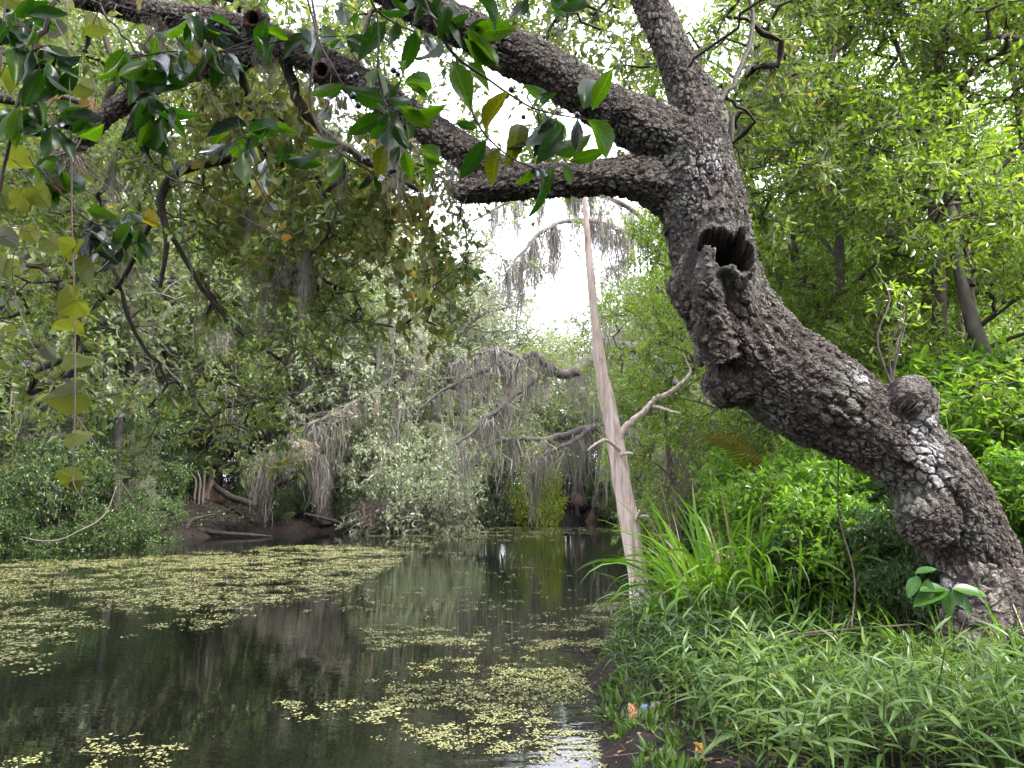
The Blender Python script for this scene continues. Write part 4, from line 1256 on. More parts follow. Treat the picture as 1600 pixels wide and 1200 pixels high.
# ------------------------------------------------------------------ shrubs of the far banks
BL = 'dark leafy bushes at the foot of the far left bank'
for k, (px, Y, s) in enumerate([(-60, 23.2, (1.0, 1, 1.35)), (25, 24.2, (0.95, 0.9, 0.85)), (95, 25.4, (1.0, 1, 1.45)), (165, 26.6, (0.9, 0.9, 0.9)), (222, 28.6, (0.8, 0.8, 0.8)), (-10, 28, (1.6, 1.3, 2.1)), (110, 30, (1.6, 1.3, 2.0)), (215, 34, (1.5, 1.2, 1.7)), (262, 33.6, (0.7, 0.7, 0.75)), (285, 38, (0.9, 0.8, 0.9)), (450, 39.3, (0.6, 0.6, 0.55)), (545, 39.2, (0.9, 0.8, 0.9)), (400, 40, (0.7, 0.6, 0.5))]):
    place('bush%d' % (k % 3), 'bank_bush', 'dark green leafy bush at the foot of the far left bank', 'bush', px, Y, s, rr_.uniform(0, 6), BL, 'bush_blue')
GK = 'saplings poking up among the dark bushes of the far left bank'
for k, (px, Y, s, mt) in enumerate([(10, 25.5, 0.42, 'bush_blue'), (70, 26.5, 0.5, 'far_grey'), (140, 27.5, 0.45, 'bush_blue'), (205, 29.5, 0.4, 'far_grey'), (250, 35, 0.5, 'bush_blue'), (560, 40, 0.5, 'far_grey'), (700, 42, 0.55, 'far_grey')]):
    place('slender%d' % (k % 2), 'sapling', {'bush_blue': 'dark green sapling poking up among the far left bank bushes', 'far_grey': 'pale sapling poking up among the far bank bushes'}[mt], 'tree', px, Y, (s * 1.3, s * 1.3, s), rr_.uniform(0, 6), GK, mt)
place('bush1', 'domed_shrub', 'grey-green domed shrub drooping over the water at the bend', 'shrub', 648, 37.6, (2.1, 1.7, 2.3), 1.2, None, 'far_grey', -0.9)
place('bush0', 'domed_shrub', 'tall shrub behind the grey-green domed shrub, moss on its flank', 'shrub', 575, 41.5, (2.0, 1.6, 2.4), 2.6, None, 'far_grey', -0.4)
place('bush2', 'green_shrub', 'green shrub at the waterline between the domed shrub and the yellow-leaved shrub', 'shrub', 762, 46.4, (1.75, 1.4, 1.95), 0.4, None, 'bush_blue', -0.4)
place('bush1', 'yellow_shrub', 'yellow-and-green leaved shrub glowing at the end of the creek', 'shrub', 838, 47.2, (1.35, 1.25, 2.05), 3.0, None, 'bush_yellow', -0.3)
GD = 'pale shrubs spilling down to the water on the far left bank'
for k, (px, Y, s) in enumerate([(555, 40.2, (1.1, 1.0, 1.15)), (500, 41.0, (0.9, 0.9, 0.9)), (605, 38.6, (1.0, 1.0, 1.0))]):
    place('bush%d' % (k % 3), 'pale_shrub', ['pale grey-green shrub between the brown trunk and the domed shrub', 'pale grey-green shrub behind the trailing moss', 'pale grey-green shrub crowding the domed shrub on its bank side'][k], 'shrub', px, Y, s, rr_.uniform(0, 6), GD, 'far_grey', -0.3)
GU = 'understorey bushes deep in the far wood'
for k, (px, Y, s) in enumerate([(880, 60, 2.3), (945, 58, 1.5), (1000, 52, 1.6), (1040, 46, 1.7), (1060, 38, 1.6), (290, 47, 1.6), (420, 48, 1.2), (500, 46, 1.7), (540, 44, 1.6), (700, 50, 2.3), (1110, 30, 1.6), (1180, 26, 1.5), (1260, 24, 1.7), (1130, 22, 1.2), (1340, 22, 1.8), (1480, 20, 1.8), (-200, 44, 2.4), (100, 52, 2.4), (380, 56, 2.2), (240, 60, 2.6)]):
    place('bush%d' % (k % 3), 'understorey_bush', 'shadowed understorey bush in the wood behind the creek', 'bush', px, Y, s, rr_.uniform(0, 6), GU, 'far_leaf' if k % 2 else 'bush_blue')

# ------------------------------------------------------------------ fresh green trees and shrubs of the right bank
GT = 'fresh green saplings behind the leaning oak'
for k, (px, Y, s, mt) in enumerate([(1235, 12.5, 1.0, 'green'), (1340, 10.6, 0.95, 'green'), (1455, 9.6, 1.0, 'green'), (1585, 9.0, 1.0, 'green'), (1700, 9.6, 1.0, 'green'), (1290, 15.5, 1.0, 'shrub'), (1420, 14.0, 0.9, 'green'), (1560, 13.5, 1.0, 'shrub'), (1150, 17, 0.95, 'green'), (1060, 18.5, 0.8, 'green')]):
    lab = ['fresh green sapling right behind the hollow in the oak trunk', 'fresh green sapling behind the middle of the leaning trunk', 'fresh green sapling rising behind the burl', 'fresh green sapling at the thin grey leaning trunk', 'fresh green sapling behind the oak base on the open side',
           'deeper green sapling in the second row behind the hollow', 'fresh green sapling in the second row behind the burl', 'deeper green sapling in the second row behind the oak base', 'fresh green sapling between the dead trunk branch and the oak elbow', 'small fresh green sapling just behind the dead trunk'][k]
    place('slender%d' % (k % 2), 'sapling', lab, 'tree', px, Y, (s * 1.05, s * 1.05, s), rr_.uniform(0, 6), GT, mt)
GS = 'leafy shrubs under the leaning oak trunk'
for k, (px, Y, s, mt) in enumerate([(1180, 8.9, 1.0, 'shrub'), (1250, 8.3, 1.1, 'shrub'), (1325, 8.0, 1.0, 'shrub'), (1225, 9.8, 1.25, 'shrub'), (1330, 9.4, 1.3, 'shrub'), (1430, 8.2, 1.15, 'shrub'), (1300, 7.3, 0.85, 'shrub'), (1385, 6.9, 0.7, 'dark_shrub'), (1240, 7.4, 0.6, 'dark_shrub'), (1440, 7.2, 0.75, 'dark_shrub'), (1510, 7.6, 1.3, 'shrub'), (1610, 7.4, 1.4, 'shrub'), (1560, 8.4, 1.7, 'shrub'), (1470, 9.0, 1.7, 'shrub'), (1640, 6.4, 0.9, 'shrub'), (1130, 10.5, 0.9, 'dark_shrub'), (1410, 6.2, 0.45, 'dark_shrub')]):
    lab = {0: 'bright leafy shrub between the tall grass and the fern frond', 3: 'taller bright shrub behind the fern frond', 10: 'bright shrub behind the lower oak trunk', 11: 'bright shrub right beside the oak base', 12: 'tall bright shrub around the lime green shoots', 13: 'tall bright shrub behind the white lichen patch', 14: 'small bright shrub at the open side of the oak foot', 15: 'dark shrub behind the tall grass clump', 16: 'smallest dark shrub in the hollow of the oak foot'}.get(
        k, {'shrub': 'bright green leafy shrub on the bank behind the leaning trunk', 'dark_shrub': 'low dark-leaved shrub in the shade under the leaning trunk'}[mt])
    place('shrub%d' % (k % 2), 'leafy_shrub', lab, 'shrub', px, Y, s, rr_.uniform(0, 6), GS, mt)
# leaning thin trunk right of the burl
lt = thing('leaning_trunk', 'thin grey trunk leaning among the leaves to the right of the burl', 'tree', tuple(P(1625, 760, 8.2)))
tube_obj('trunk', [(1640, 800, 30, 8.2), (1600, 680, 28, 8.2), (1560, 600, 26, 8.2), (1535, 545, 22, 8.3), (1500, 430, 18, 8.5), (1480, 300, 14, 8.8)], 40, M['far_bark'], lt, np.array(lt.location), 12, 0.08, 5, 0.008)

# ------------------------------------------------------------------ spanish moss


def moss_mesh(seed, n, rad, wid, ln_lo, ln_hi, name='moss', seg=9, mat='moss'):
    """a hanging tuft of wavy strands, about 1 m long before scaling"""
    r = np.random.default_rng(seed)
    V, Qs = [], []
    c = 0
    for k in range(n):
        L = r.uniform(ln_lo, ln_hi)
        st = np.array([r.normal(0, rad), r.normal(0, rad), r.uniform(-0.08, 0.02)])
        u = np.linspace(0, 1, seg)
        conv = np.interp(u, [0, 0.12, 0.35, 1], [0.35, 0.8, 1.0, 0.45])
        x = st[0] * conv + np.cumsum(r.normal(0, 0.020, seg)) + r.normal(0, 0.05) * u
        y = st[1] * conv + np.cumsum(r.normal(0, 0.020, seg)) + r.normal(0, 0.05) * u
        z = st[2] * 2 - L * u
        a = r.uniform(0, np.pi)
        w = wid * r.uniform(0.5, 1.5) * (1 - 0.75 * u) * (0.75 + 0.5 * r.uniform(0, 1, seg))
        tw = a + 0.7 * np.cumsum(r.normal(0, 0.6, seg))
        dx, dy = np.cos(tw) * w, np.sin(tw) * w
        V.append(np.stack([np.stack([x - dx, y - dy, z], -1), np.stack([x + dx, y + dy, z], -1)], 1).reshape(-1, 3))
        i = np.arange(seg - 1) * 2 + c
        Qs.append(np.stack([i, i + 1, i + 3, i + 2], -1))
        c += 2 * seg
    return mesh_np(name, np.vstack(V), np.vstack(Qs), [M[mat]], smooth=False)


MO = [moss_mesh(1, 150, 0.10, 0.0030, 0.25, 1.0), moss_mesh(2, 120, 0.07, 0.0030, 0.3, 1.0), moss_mesh(3, 170, 0.16, 0.0028, 0.15, 0.9), moss_mesh(4, 90, 0.045, 0.0030, 0.35, 1.0), moss_mesh(5, 160, 0.13, 0.0028, 0.2, 1.0), moss_mesh(6, 60, 0.03, 0.0030, 0.5, 1.0)]
MO_FAR = [moss_mesh(11, 130, 0.12, 0.0055, 0.2, 1.0), moss_mesh(12, 100, 0.08, 0.0055, 0.3, 1.0), moss_mesh(13, 150, 0.17, 0.005, 0.1, 0.9), moss_mesh(14, 70, 0.05, 0.0055, 0.35, 1.0)]
rm_ = np.random.default_rng(90)


def moss(p, ln, wide, label, group, mat=None, v=None):
    S_ = MO_FAR if p[1] > 20 else MO
    o = link('spanish_moss', S_[int(rm_.integers(0, len(S_)))], None, tuple(p), (rm_.normal(0, 0.04), rm_.normal(0, 0.04), rm_.uniform(0, 6.28)), (wide, wide, ln))
    if mat:
        obj_mat(o, M[mat])
    return tag(o, label, 'moss', group)


# on the crooked reaching limbs
for k, pts in enumerate(limb_pts):
    n_ = [2, 16, 8, 8, 3, 12, 12, 3][k]
    lab = ['grey moss on the upright trunk of the reaching oak', 'grey moss tuft hanging from the crooked limb over the channel', 'grey moss tuft hanging from the limb slanting down to the left', 'grey moss tuft hanging from the low dark limb over the channel', 'grey moss on the low limb fork',
           'long moss tuft hanging against the white sky above the channel', 'long moss tuft hanging against the white sky above the channel', 'grey moss on the small upper side limb'][k]
    for q_ in range(n_):
        p = pts[rm_.integers(3, len(pts))]
        hi = k in (5, 6)
        moss(p, rm_.uniform(0.8, 2.2) * (1.35 if hi else 0.75), rm_.uniform(0.5, 1.5) * (1.2 if hi else 1), lab, 'moss on the reaching oak')
LP, RP = np.vstack(MOSS_PTS['left']), np.vstack(MOSS_PTS['right'])


def to_px(p):
    v = p - CAM
    zc = v[:, 1] * _cp + v[:, 2] * _sp
    return 800 + F * v[:, 0] / zc, 600 - F * (-v[:, 1] * _sp + v[:, 2] * _cp) / zc


def moss_from(pool, n, x0, x1, y0, y1, ymax, lo, hi, wide, label, group, mat=None):
    x, y = to_px(pool)
    c = np.where((x > x0) & (x < x1) & (y > y0) & (y < y1) & (pool[:, 1] < ymax))[0]
    if not len(c):
        return
    for i in rm_.choice(c, min(n, len(c)), replace=False):
        moss(pool[i], min(rm_.uniform(lo, hi), max(0.6, pool[i][2] - 0.1)), rm_.uniform(*wide), label, group, mat)


moss_from(LP, 62, 340, 760, 430, 720, 60, 1.2, 3.4, (1.6, 3.2), 'pale moss tuft hanging in the grey-green oaks of the far left bank', 'moss in the far left oaks')
moss_from(LP, 16, 0, 340, 420, 720, 50, 1.0, 2.6, (1.4, 2.6), 'moss tuft in the shaded oaks behind the dark bushes', 'moss in the left bank oaks')
moss_from(RP, 48, 930, 1330, 320, 740, 60, 1.2, 3.8, (1.6, 3.0), 'brownish moss tuft hanging in the oaks beyond the dead trunk', 'moss in the right bank oaks')
# the long tuft cluster trailing to the water below a bough of the left bank
tb_ = thing('drooping_bough', 'slim bough drooping over the left bank and loaded with long pale moss', 'branch', tuple(P(560, 640, 36)))
bl_ = np.array(tb_.location)
bp_, br_ = limb_px([(640, 575, 10, 44), (600, 600, 9, 40), (560, 625, 8, 37), (520, 648, 7, 35.5), (480, 665, 6, 34.5), (445, 690, 4, 34), (420, 715, 3, 33.8)], 30)
mb = MB(); mb.tube(bp_ - bl_, br_, 8); link('bough', mb.mesh('bough', [M['far_bark']]), tb_)
mb = MB()
bt = []
for q_ in range(70):
    p = bp_[rm_.integers(0, 30)]
    e = p + rm_.normal(0, 0.75, 3) + np.array([0, -0.3, -0.2])
    mb.tube(spline([p, (p + e) / 2 + rm_.normal(0, 0.08, 3), e], 5) - bl_, [0.03, 0.025, 0.02, 0.015, 0.01], 4)
    bt.append(e)
link('twig', mb.mesh('bough_twigs', [M['far_bark']]), tb_)['kind'] = 'stuff'
bt = np.array(bt)
pos, ax_, no_, sz, _, _ = foliage(rm_, bt, nrm(rm_.normal(0, 1, bt.shape)), 3, 6, 0.4, 0.13)
link('foliage', leaves_mesh('bough_leaves', M['far_grey'], pos - bl_, ax_, no_, sz, 'q', 0.45), tb_)['kind'] = 'stuff'
for q_ in range(22):
    p = bt[q_ % len(bt)] if q_ % 2 else bp_[rm_.integers(4, 30)]
    moss(p, min(rm_.uniform(0.5, 1.0) * rm_.uniform(1.0, 3.8), p[2] - 0.15), rm_.uniform(1.2, 3.2), 'long pale moss trailing from the drooping bough towards the water', 'moss on the drooping bough', 'moss_warm' if q_ % 3 == 0 else None)
# the finer moss nobody could count: veils all through the far oaks and over the reaching limbs
lite = []
for k in range(5):
    m_ = moss_mesh(50 + k, 26, [0.10, 0.16, 0.05, 0.2, 0.12][k], 0.010, 0.2, 1.0, 'veil', 5)
    lite.append((np.array([v.co for v in m_.vertices]), np.array([list(f.vertices) for f in m_.polygons])))
    bpy.data.meshes.remove(m_)
mb = MB()
pool = []
for (src_, x0, x1, y0, y1, n_, lo_, hi_) in [(LP, 330, 780, 380, 740, 1000, 1.0, 3.8), (LP, 0, 330, 350, 740, 160, 0.8, 2.6), (RP, 880, 1340, 300, 760, 420, 1.4, 4.2), (hs.p[:hs.n], 700, 1180, 290, 760, 260, 0.5, 2.4)]:
    x, y = to_px(src_)
    c = np.where((x > x0) & (x < x1) & (y > y0) & (y < y1))[0]
    for i in rm_.choice(c, min(n_, len(c)), replace=False):
        pool.append((src_[i], min(rm_.uniform(lo_, hi_), max(0.5, src_[i][2] - 0.2))))
for q_, L in pool:
    v, f = lite[int(rm_.integers(0, 5))]
    a = rm_.uniform(0, 6.28); w_ = rm_.uniform(1.2, 2.8)
    mb.add(np.stack([(v[:, 0] * math.cos(a) - v[:, 1] * math.sin(a)) * w_ + q_[0], (v[:, 0] * math.sin(a) + v[:, 1] * math.cos(a)) * w_ + q_[1], v[:, 2] * L + q_[2]], -1), f)
o = link('moss_veil', mb.mesh('moss_veil', [M['moss']], False)); o['kind'] = 'stuff'
tag(o, 'fine grey moss veils hanging all through the far oaks', 'moss')
# moss on the near oak
op, orr = AX['limb_low'][0], AX['limb_low'][1]
for q_ in range(12):
    i = int(rm_.integers(70, 165))
    moss(op[i] - np.array([0, 0, orr[i] * 0.8]), rm_.uniform(0.25, 0.8), rm_.uniform(0.5, 0.9), 'grey moss wisp under the low limb of the leaning oak', 'moss on the leaning oak')
ex, ey = to_px(OAKSK.p[:OAKSK.n])
for (x0, x1, y0, y1, n_) in [(470, 700, 200, 480, 16), (540, 1000, -50, 260, 20), (100, 470, 200, 560, 14), (1080, 1270, 0, 330, 10)]:
    c = np.where((ex > x0) & (ex < x1) & (ey > y0) & (ey < y1))[0]
    for i in rm_.choice(c, min(n_, len(c)), replace=False):
        moss(OAKSK.p[i], rm_.uniform(0.3, 1.0), rm_.uniform(0.4, 0.9), 'grey moss wisp on a thin branch of the leaning oak', 'moss on the leaning oak branches')
# bristly tuft at the end of the left branch
air = thing('air_plant', 'dark bristly air plant tuft at the tip of the broken left branch', 'plant', tuple(P(112, 236, 6.4)))
ab = MB()
for q_ in range(130):
    d = nrm(rm_.normal(0, 0.7, 3) + np.array([0.1, -0.2, -0.9]))
    L = rm_.uniform(0.18, 0.45)
    ab.tube([d * 0.02, d * L * 0.5 + rm_.normal(0, 0.012, 3), d * L + np.array([0, 0, -0.05])], [0.005, 0.0035, 0.001], 3, False)
link('bristle', ab.mesh('bristles', [M['brown_twig']]), air)['kind'] = 'stuff'

# ------------------------------------------------------------------ palms, logs and roots of the far bank


def fan_frond(rng, R, n=22, open_=2.3, droop=0.35):
    """a fan leaf: folded leaflets radiating from the stalk's end, tips hanging"""
    V, Q_ = [], []
    for k in range(n):
        a = -open_ / 2 * 1.25 + open_ * 1.25 * k / (n - 1)
        L = R * (1 - 0.18 * abs(a) / open_) * rng.uniform(0.85, 1.05)
        d = np.array([math.cos(a), math.sin(a), 0]); s = np.array([-math.sin(a), math.cos(a), 0])
        w = R * open_ / n * 0.62
        pr = []
        for u, ww in ((0.04, 0.12), (0.5, 0.5), (0.8, 0.34), (1.0, 0.04)):
            c = d * L * u + np.array([0, 0, -droop * L * max(0, u - 0.35) ** 2 * 1.6 + 0.015 * (-1) ** k])
            pr += [c - s * w * ww, c + s * w * ww]
        b = len(V)
        V += pr
        Q_ += [[b + 2 * i, b + 2 * i + 1, b + 2 * i + 3, b + 2 * i + 2] for i in range(3)]
    return np.array(V), np.array(Q_)


rp = np.random.default_rng(55)
GREEN_FAN = [mesh_np('fan', *fan_frond(rp, 0.8), [M['palm']], False) for k in range(3)]
DEAD_FAN = [mesh_np('dead_fan', *fan_frond(rp, 0.85, 14, 0.9, 0.2), [M['palm_dead']], False) for k in range(3)]


def palm(px, Y, h, label, scale=1.0, green=16, dead_n=26, lean=0.0, sink=0.0):
    X = P(px, 775, Y)[0]
    z = float(gz(X, Y)) - sink
    t = thing('cabbage_palm', label, 'palm', (X, Y, z), (0, 0, rp.uniform(0, 6)), scale, 'cabbage palms of the far bank')
    mb = MB()
    tp_ = spline([(0, 0, -0.4), (lean * 0.3, 0, h * 0.4), (lean, 0.0, h)], 14)
    mb.tube(tp_, np.full(14, 0.17) * (1 + 0.1 * rp.normal(0, 1, 14)), 10)
    link('trunk', mb.mesh('palm_trunk', [M['far_bark']]), t)
    top = np.array([lean, 0, h])
    for k in range(green + dead_n):
        dead_ = k >= green
        a = rp.uniform(0, 6.28)
        el = rp.uniform(-0.1, 1.2) if not dead_ else rp.uniform(-1.5, -0.85)
        st = top - np.array([0, 0, rp.uniform(0, 0.75) if dead_ else 0])
        d = np.array([math.cos(a) * math.cos(el), math.sin(a) * math.cos(el), math.sin(el)])
        L = rp.uniform(0.5, 0.9) if not dead_ else rp.uniform(0.25, 0.5)
        out = 0.18 * np.array([math.cos(a), math.sin(a), 0])
        e = st + out + d * L
        x = Vector(d); q_ = x.to_track_quat('X', 'Z').to_euler()
        o = link('dead_frond' if dead_ else 'frond', (DEAD_FAN if dead_ else GREEN_FAN)[k % 3], t, tuple(e), q_, rp.uniform(0.8, 1.15))
        if not dead_:
            ms = MB(); ms.tube([st, st + out + d * L * 0.5, e + d * 0.05], [0.02, 0.014, 0.01], 4)
            link('stalk', ms.mesh('stalk', [M['palm']]), o).matrix_parent_inverse = (Matrix.LocRotScale(o.location, o.rotation_euler, o.scale)).inverted()
    return t


palm(326, 37.5, 1.3, 'low palm with a shaggy reddish skirt of dead fronds above the bare earth slope', 0.95, 9, 40, 0.1)
palm(384, 42, 1.6, 'small palm trailing a brown dead frond on the bank crest behind the fallen trunk', 0.8, 8, 9, 0.2)
palm(902, 55, 2.6, 'palm with pale hanging dead fronds beside the dark recess', 1.15, 18, 9, 0.0, 0.3)
palm(925, 54, 2.0, 'palm with a grey-green frond skirt nearest the pale dead trunk at the recess', 1.2, 22, 10, 0.2, 0.3)

# fan palmetto leaves low on the left bank
for (px, py, Y, s, lab) in [(452, 800, 38.2, 1.25, 'single pale fan palmetto leaf leaning over the muddy left bank'), (487, 778, 39.5, 0.9, 'green fan palmetto behind the trailing moss')]:
    X, z = P(px, py, Y)[0], P(px, py, Y)[2]
    t = thing('palmetto', lab, 'plant', (X, Y, float(gz(X, Y))))
    for k in range(3):
        a = 2.6 + k * 0.9
        d = np.array([math.cos(a) * 0.5, -0.5, 0.7])
        L = max(0.5, z - float(gz(X, Y)) + 0.1)
        o = link('frond', GREEN_FAN[k], t, tuple(d * L), (0.5, 0.5 * k - 0.2, a), s)
        ms = MB(); ms.tube([(0, 0, -0.1), d * L * 0.6 + np.array([0, 0, 0.08]), d * L], [0.02, 0.015, 0.012], 4)
        link('stalk', ms.mesh('stalk', [M['palm']]), t)
# dead frond hanging into the water at the end of the dark bushes
t = thing('hanging_frond', 'dry reddish palm frond hanging down to the water beside the dark bushes', 'frond', tuple(P(222, 842, 28.6)))
for k in range(6):
    link('leaflet_fan', DEAD_FAN[k % 3], t, (rp.normal(0, 0.06), rp.normal(0, 0.06), 0.45), (rp.normal(0, 0.12), 1.5, rp.uniform(0, 6)), (0.85, 0.7, 0.8))
ms = MB(); ms.tube([(0, 0, 0.4), (0.1, 0, 0.9), (0.35, 0.1, 1.4)], [0.03, 0.025, 0.015], 6); link('stalk', ms.mesh('stalk', [M['brown_twig']]), t)


def log(label, rows, n=24, name='fallen_log', mat='dark_wood', cat='log'):
    pts, r = limb_px(rows, n)
    t = thing(name, label, cat, tuple(pts[0]))
    mb = MB(); mb.tube(pts - pts[0], r, 10, True, 1 + 0.18 * vnoise(np.random.default_rng(int(rows[0][0])).uniform(0, 3, (n, 10, 3))))
    link('wood', mb.mesh('log', [M[mat]]), t)
    return t, pts


log('dark fallen trunk lying along the waterline of the left bank', [(292, 826, 9, 33.8), (340, 833, 8, 33.2), (390, 836, 6, 33.0), (425, 838, 2, 33.0)])
log('mossy trunk sloping down over the bare earth of the left bank', [(335, 760, 10, 37), (360, 776, 11, 36.8), (385, 785, 11, 36.6), (402, 793, 10, 36.4), (414, 812, 4, 36)])
log('dark limb rising rightwards from the sloping mossy trunk', [(404, 790, 9, 36.3), (425, 768, 8, 36.2), (440, 754, 8, 36.1), (465, 744, 6, 36), (495, 730, 3, 36)])
log('dark root running along the water right of the trailing moss', [(476, 803, 5, 37), (515, 812, 6, 37), (545, 821, 6, 36.6), (580, 824, 2, 36.4)])
log('dark leaning trunk propped on the bank left of the bare earth', [(258, 775, 6, 34), (276, 808, 8, 33.4), (292, 836, 8, 32.6), (299, 848, 5, 32.4)])
log('thin dark pole slanting up the bank beside the propped trunk', [(288, 842, 8, 32.5), (297, 815, 7, 33), (320, 807, 5, 33.6), (340, 803, 3, 34)])
log('straight brown trunk behind the trailing moss on the left bank', [(508, 820, 22, 38.5), (510, 780, 21, 38.6), (516, 730, 19, 38.8), (520, 670, 16, 39), (530, 590, 13, 39.5), (548, 500, 9, 40), (552, 440, 5, 40.5)], 30, 'tree_trunk', 'far_bark', 'trunk')
log('pale crooked root dipping along the dark bushes', [(30, 838, 1.6, 23.2), (60, 845, 2.2, 23), (95, 843, 2.6, 23), (125, 829, 2.6, 23.1), (150, 816, 2.4, 23.3), (168, 797, 2, 23.5), (182, 760, 1.5, 23.6)], 40, 'bare_branch', 'pale_twig', 'branch')
log('grey trunk standing behind the dark bushes', [(182, 800, 14, 28), (182, 740, 13, 28), (184, 680, 12, 28), (190, 600, 11, 28.3)], 24, 'tree_trunk', 'far_bark', 'trunk')
# pale roots hanging down the eroded bank
for k, x in enumerate([303, 310, 316]):
    log(['shortest pale bare stem beside the reddish palm skirt', 'middle pale bare stem of the three beside the palm skirt', 'pale bare stem of the three standing closest to the palm skirt'][k], [(x, 800 - 5 * k, 4, 36), (x + 1, 775, 4, 36), (x + 3, 752, 3.5, 36.2), (x - 8 + 6 * k, 735, 2.5, 36.3)], 14, 'bare_sapling', 'pale_twig', 'sapling')
# roots and fallen sticks tangled on the far left bank
tw = MB(); r5 = np.random.default_rng(16); A, B = [], []
xx, yy = r5.uniform(-19, -4, 1500), r5.uniform(24, 44, 1500)
k_ = (river_sd(xx, yy) > 0.0) & (river_sd(xx, yy) < 4)
A = np.stack([xx[k_], yy[k_], gz(xx[k_], yy[k_]) + r5.uniform(0, 0.5, k_.sum())], -1)
B = A + nrm(r5.normal(0, 1, A.shape) * np.array([1, 1, 0.5]) + np.array([0, -0.4, -0.5])) * r5.uniform(0.4, 1.8, (len(A), 1)); B[:, 2] = np.maximum(B[:, 2], 0.03)
twigs_into(tw, A, B, 0.022)
o = link('tangled_roots', tw.mesh('tangled_roots', [M['dark_wood']])); o['kind'] = 'stuff'; tag(o, 'dark roots and sticks tangled on the far left bank', 'roots')
# brown twiggy skirts under the shrubs
tw = MB(); r4 = np.random.default_rng(6)
A, B = [], []
for k in range(900):
    px, Y = r4.uniform(560, 735), r4.uniform(35.6, 37.6)
    a = P(px, r4.uniform(775, 815), Y); e = a + np.array([r4.normal(0, 0.6), r4.normal(-0.2, 0.5), -r4.uniform(0.2, 1.0)]); e[2] = max(e[2], 0.02)
    A.append(a); B.append(e)
twigs_into(tw, np.array(A), np.array(B), 0.012)
o = link('brushwood', tw.mesh('brushwood', [M['brown_twig']])); o['kind'] = 'stuff'; tag(o, 'brown bare brushwood under the domed shrub at the waterline', 'brush')
tw = MB(); A, B = [], []
for k in range(1400):
    px, Y = r4.uniform(1040, 1240), r4.uniform(14, 19)
    a = P(px, r4.uniform(640, 800), Y); e = a + np.array([r4.normal(0, 0.25), r4.normal(0, 0.2), -r4.uniform(0.3, 1.1)]); e[2] = max(e[2], 0.05)
    A.append(a); B.append(e)
twigs_into(tw, np.array(A), np.array(B), 0.006)
o = link('dry_brush', tw.mesh('dry_brush', [M['brown_twig']])); o['kind'] = 'stuff'; tag(o, 'tangle of dry brown twigs behind the tall grass clump', 'brush')

# ------------------------------------------------------------------ floating leaves
rf = np.random.default_rng(31)


def raft_np(seed, n, R):
    r = np.random.default_rng(seed)
    V, Q_ = [], []
    for k in range(n):
        c = np.append(r.normal(0, R * 0.45, 2), r.uniform(0.003, 0.012))
        s = R * r.uniform(0.08, 0.20)
        a0 = r.uniform(0, 6.28)
        an = a0 + np.arange(6) * np.pi / 3
        rad = s * r.uniform(0.7, 1.15, 6)
        tilt = r.normal(0, 0.12, 2)
        v = np.stack([np.cos(an) * rad, np.sin(an) * rad * r.uniform(0.6, 1), 0 * an], -1)
        v[:, 2] = np.maximum(v[:, 0] * tilt[0] + v[:, 1] * tilt[1] + r.uniform(-0.004, 0.004, 6), -c[2] + 0.001)
        b = len(V)
        V += list(v + c)
        Q_ += [[b, b + 1, b + 2, b + 3], [b, b + 3, b + 4, b + 5]]
    return np.array(V), np.array(Q_)


RAFT = [raft_np(k, n_, R_) for k, (n_, R_) in enumerate([(13, 0.12), (10, 0.09), (18, 0.15), (7, 0.07), (15, 0.13), (5, 0.05)])]
RAFT_ME = [mesh_np('raft', v, q_, [M['raft']], False) for v, q_ in RAFT]


def in_poly(x, y, poly):
    ins = np.zeros(x.shape, bool)
    for (ax0, ay0), (bx, by) in zip(poly, poly[1:] + poly[:1]):
        c = ((ay0 > y) != (by > y)) & (x < (bx - ax0) * (y - ay0) / (by - ay0 + 1e-12) + ax0)
        ins ^= c
    return ins


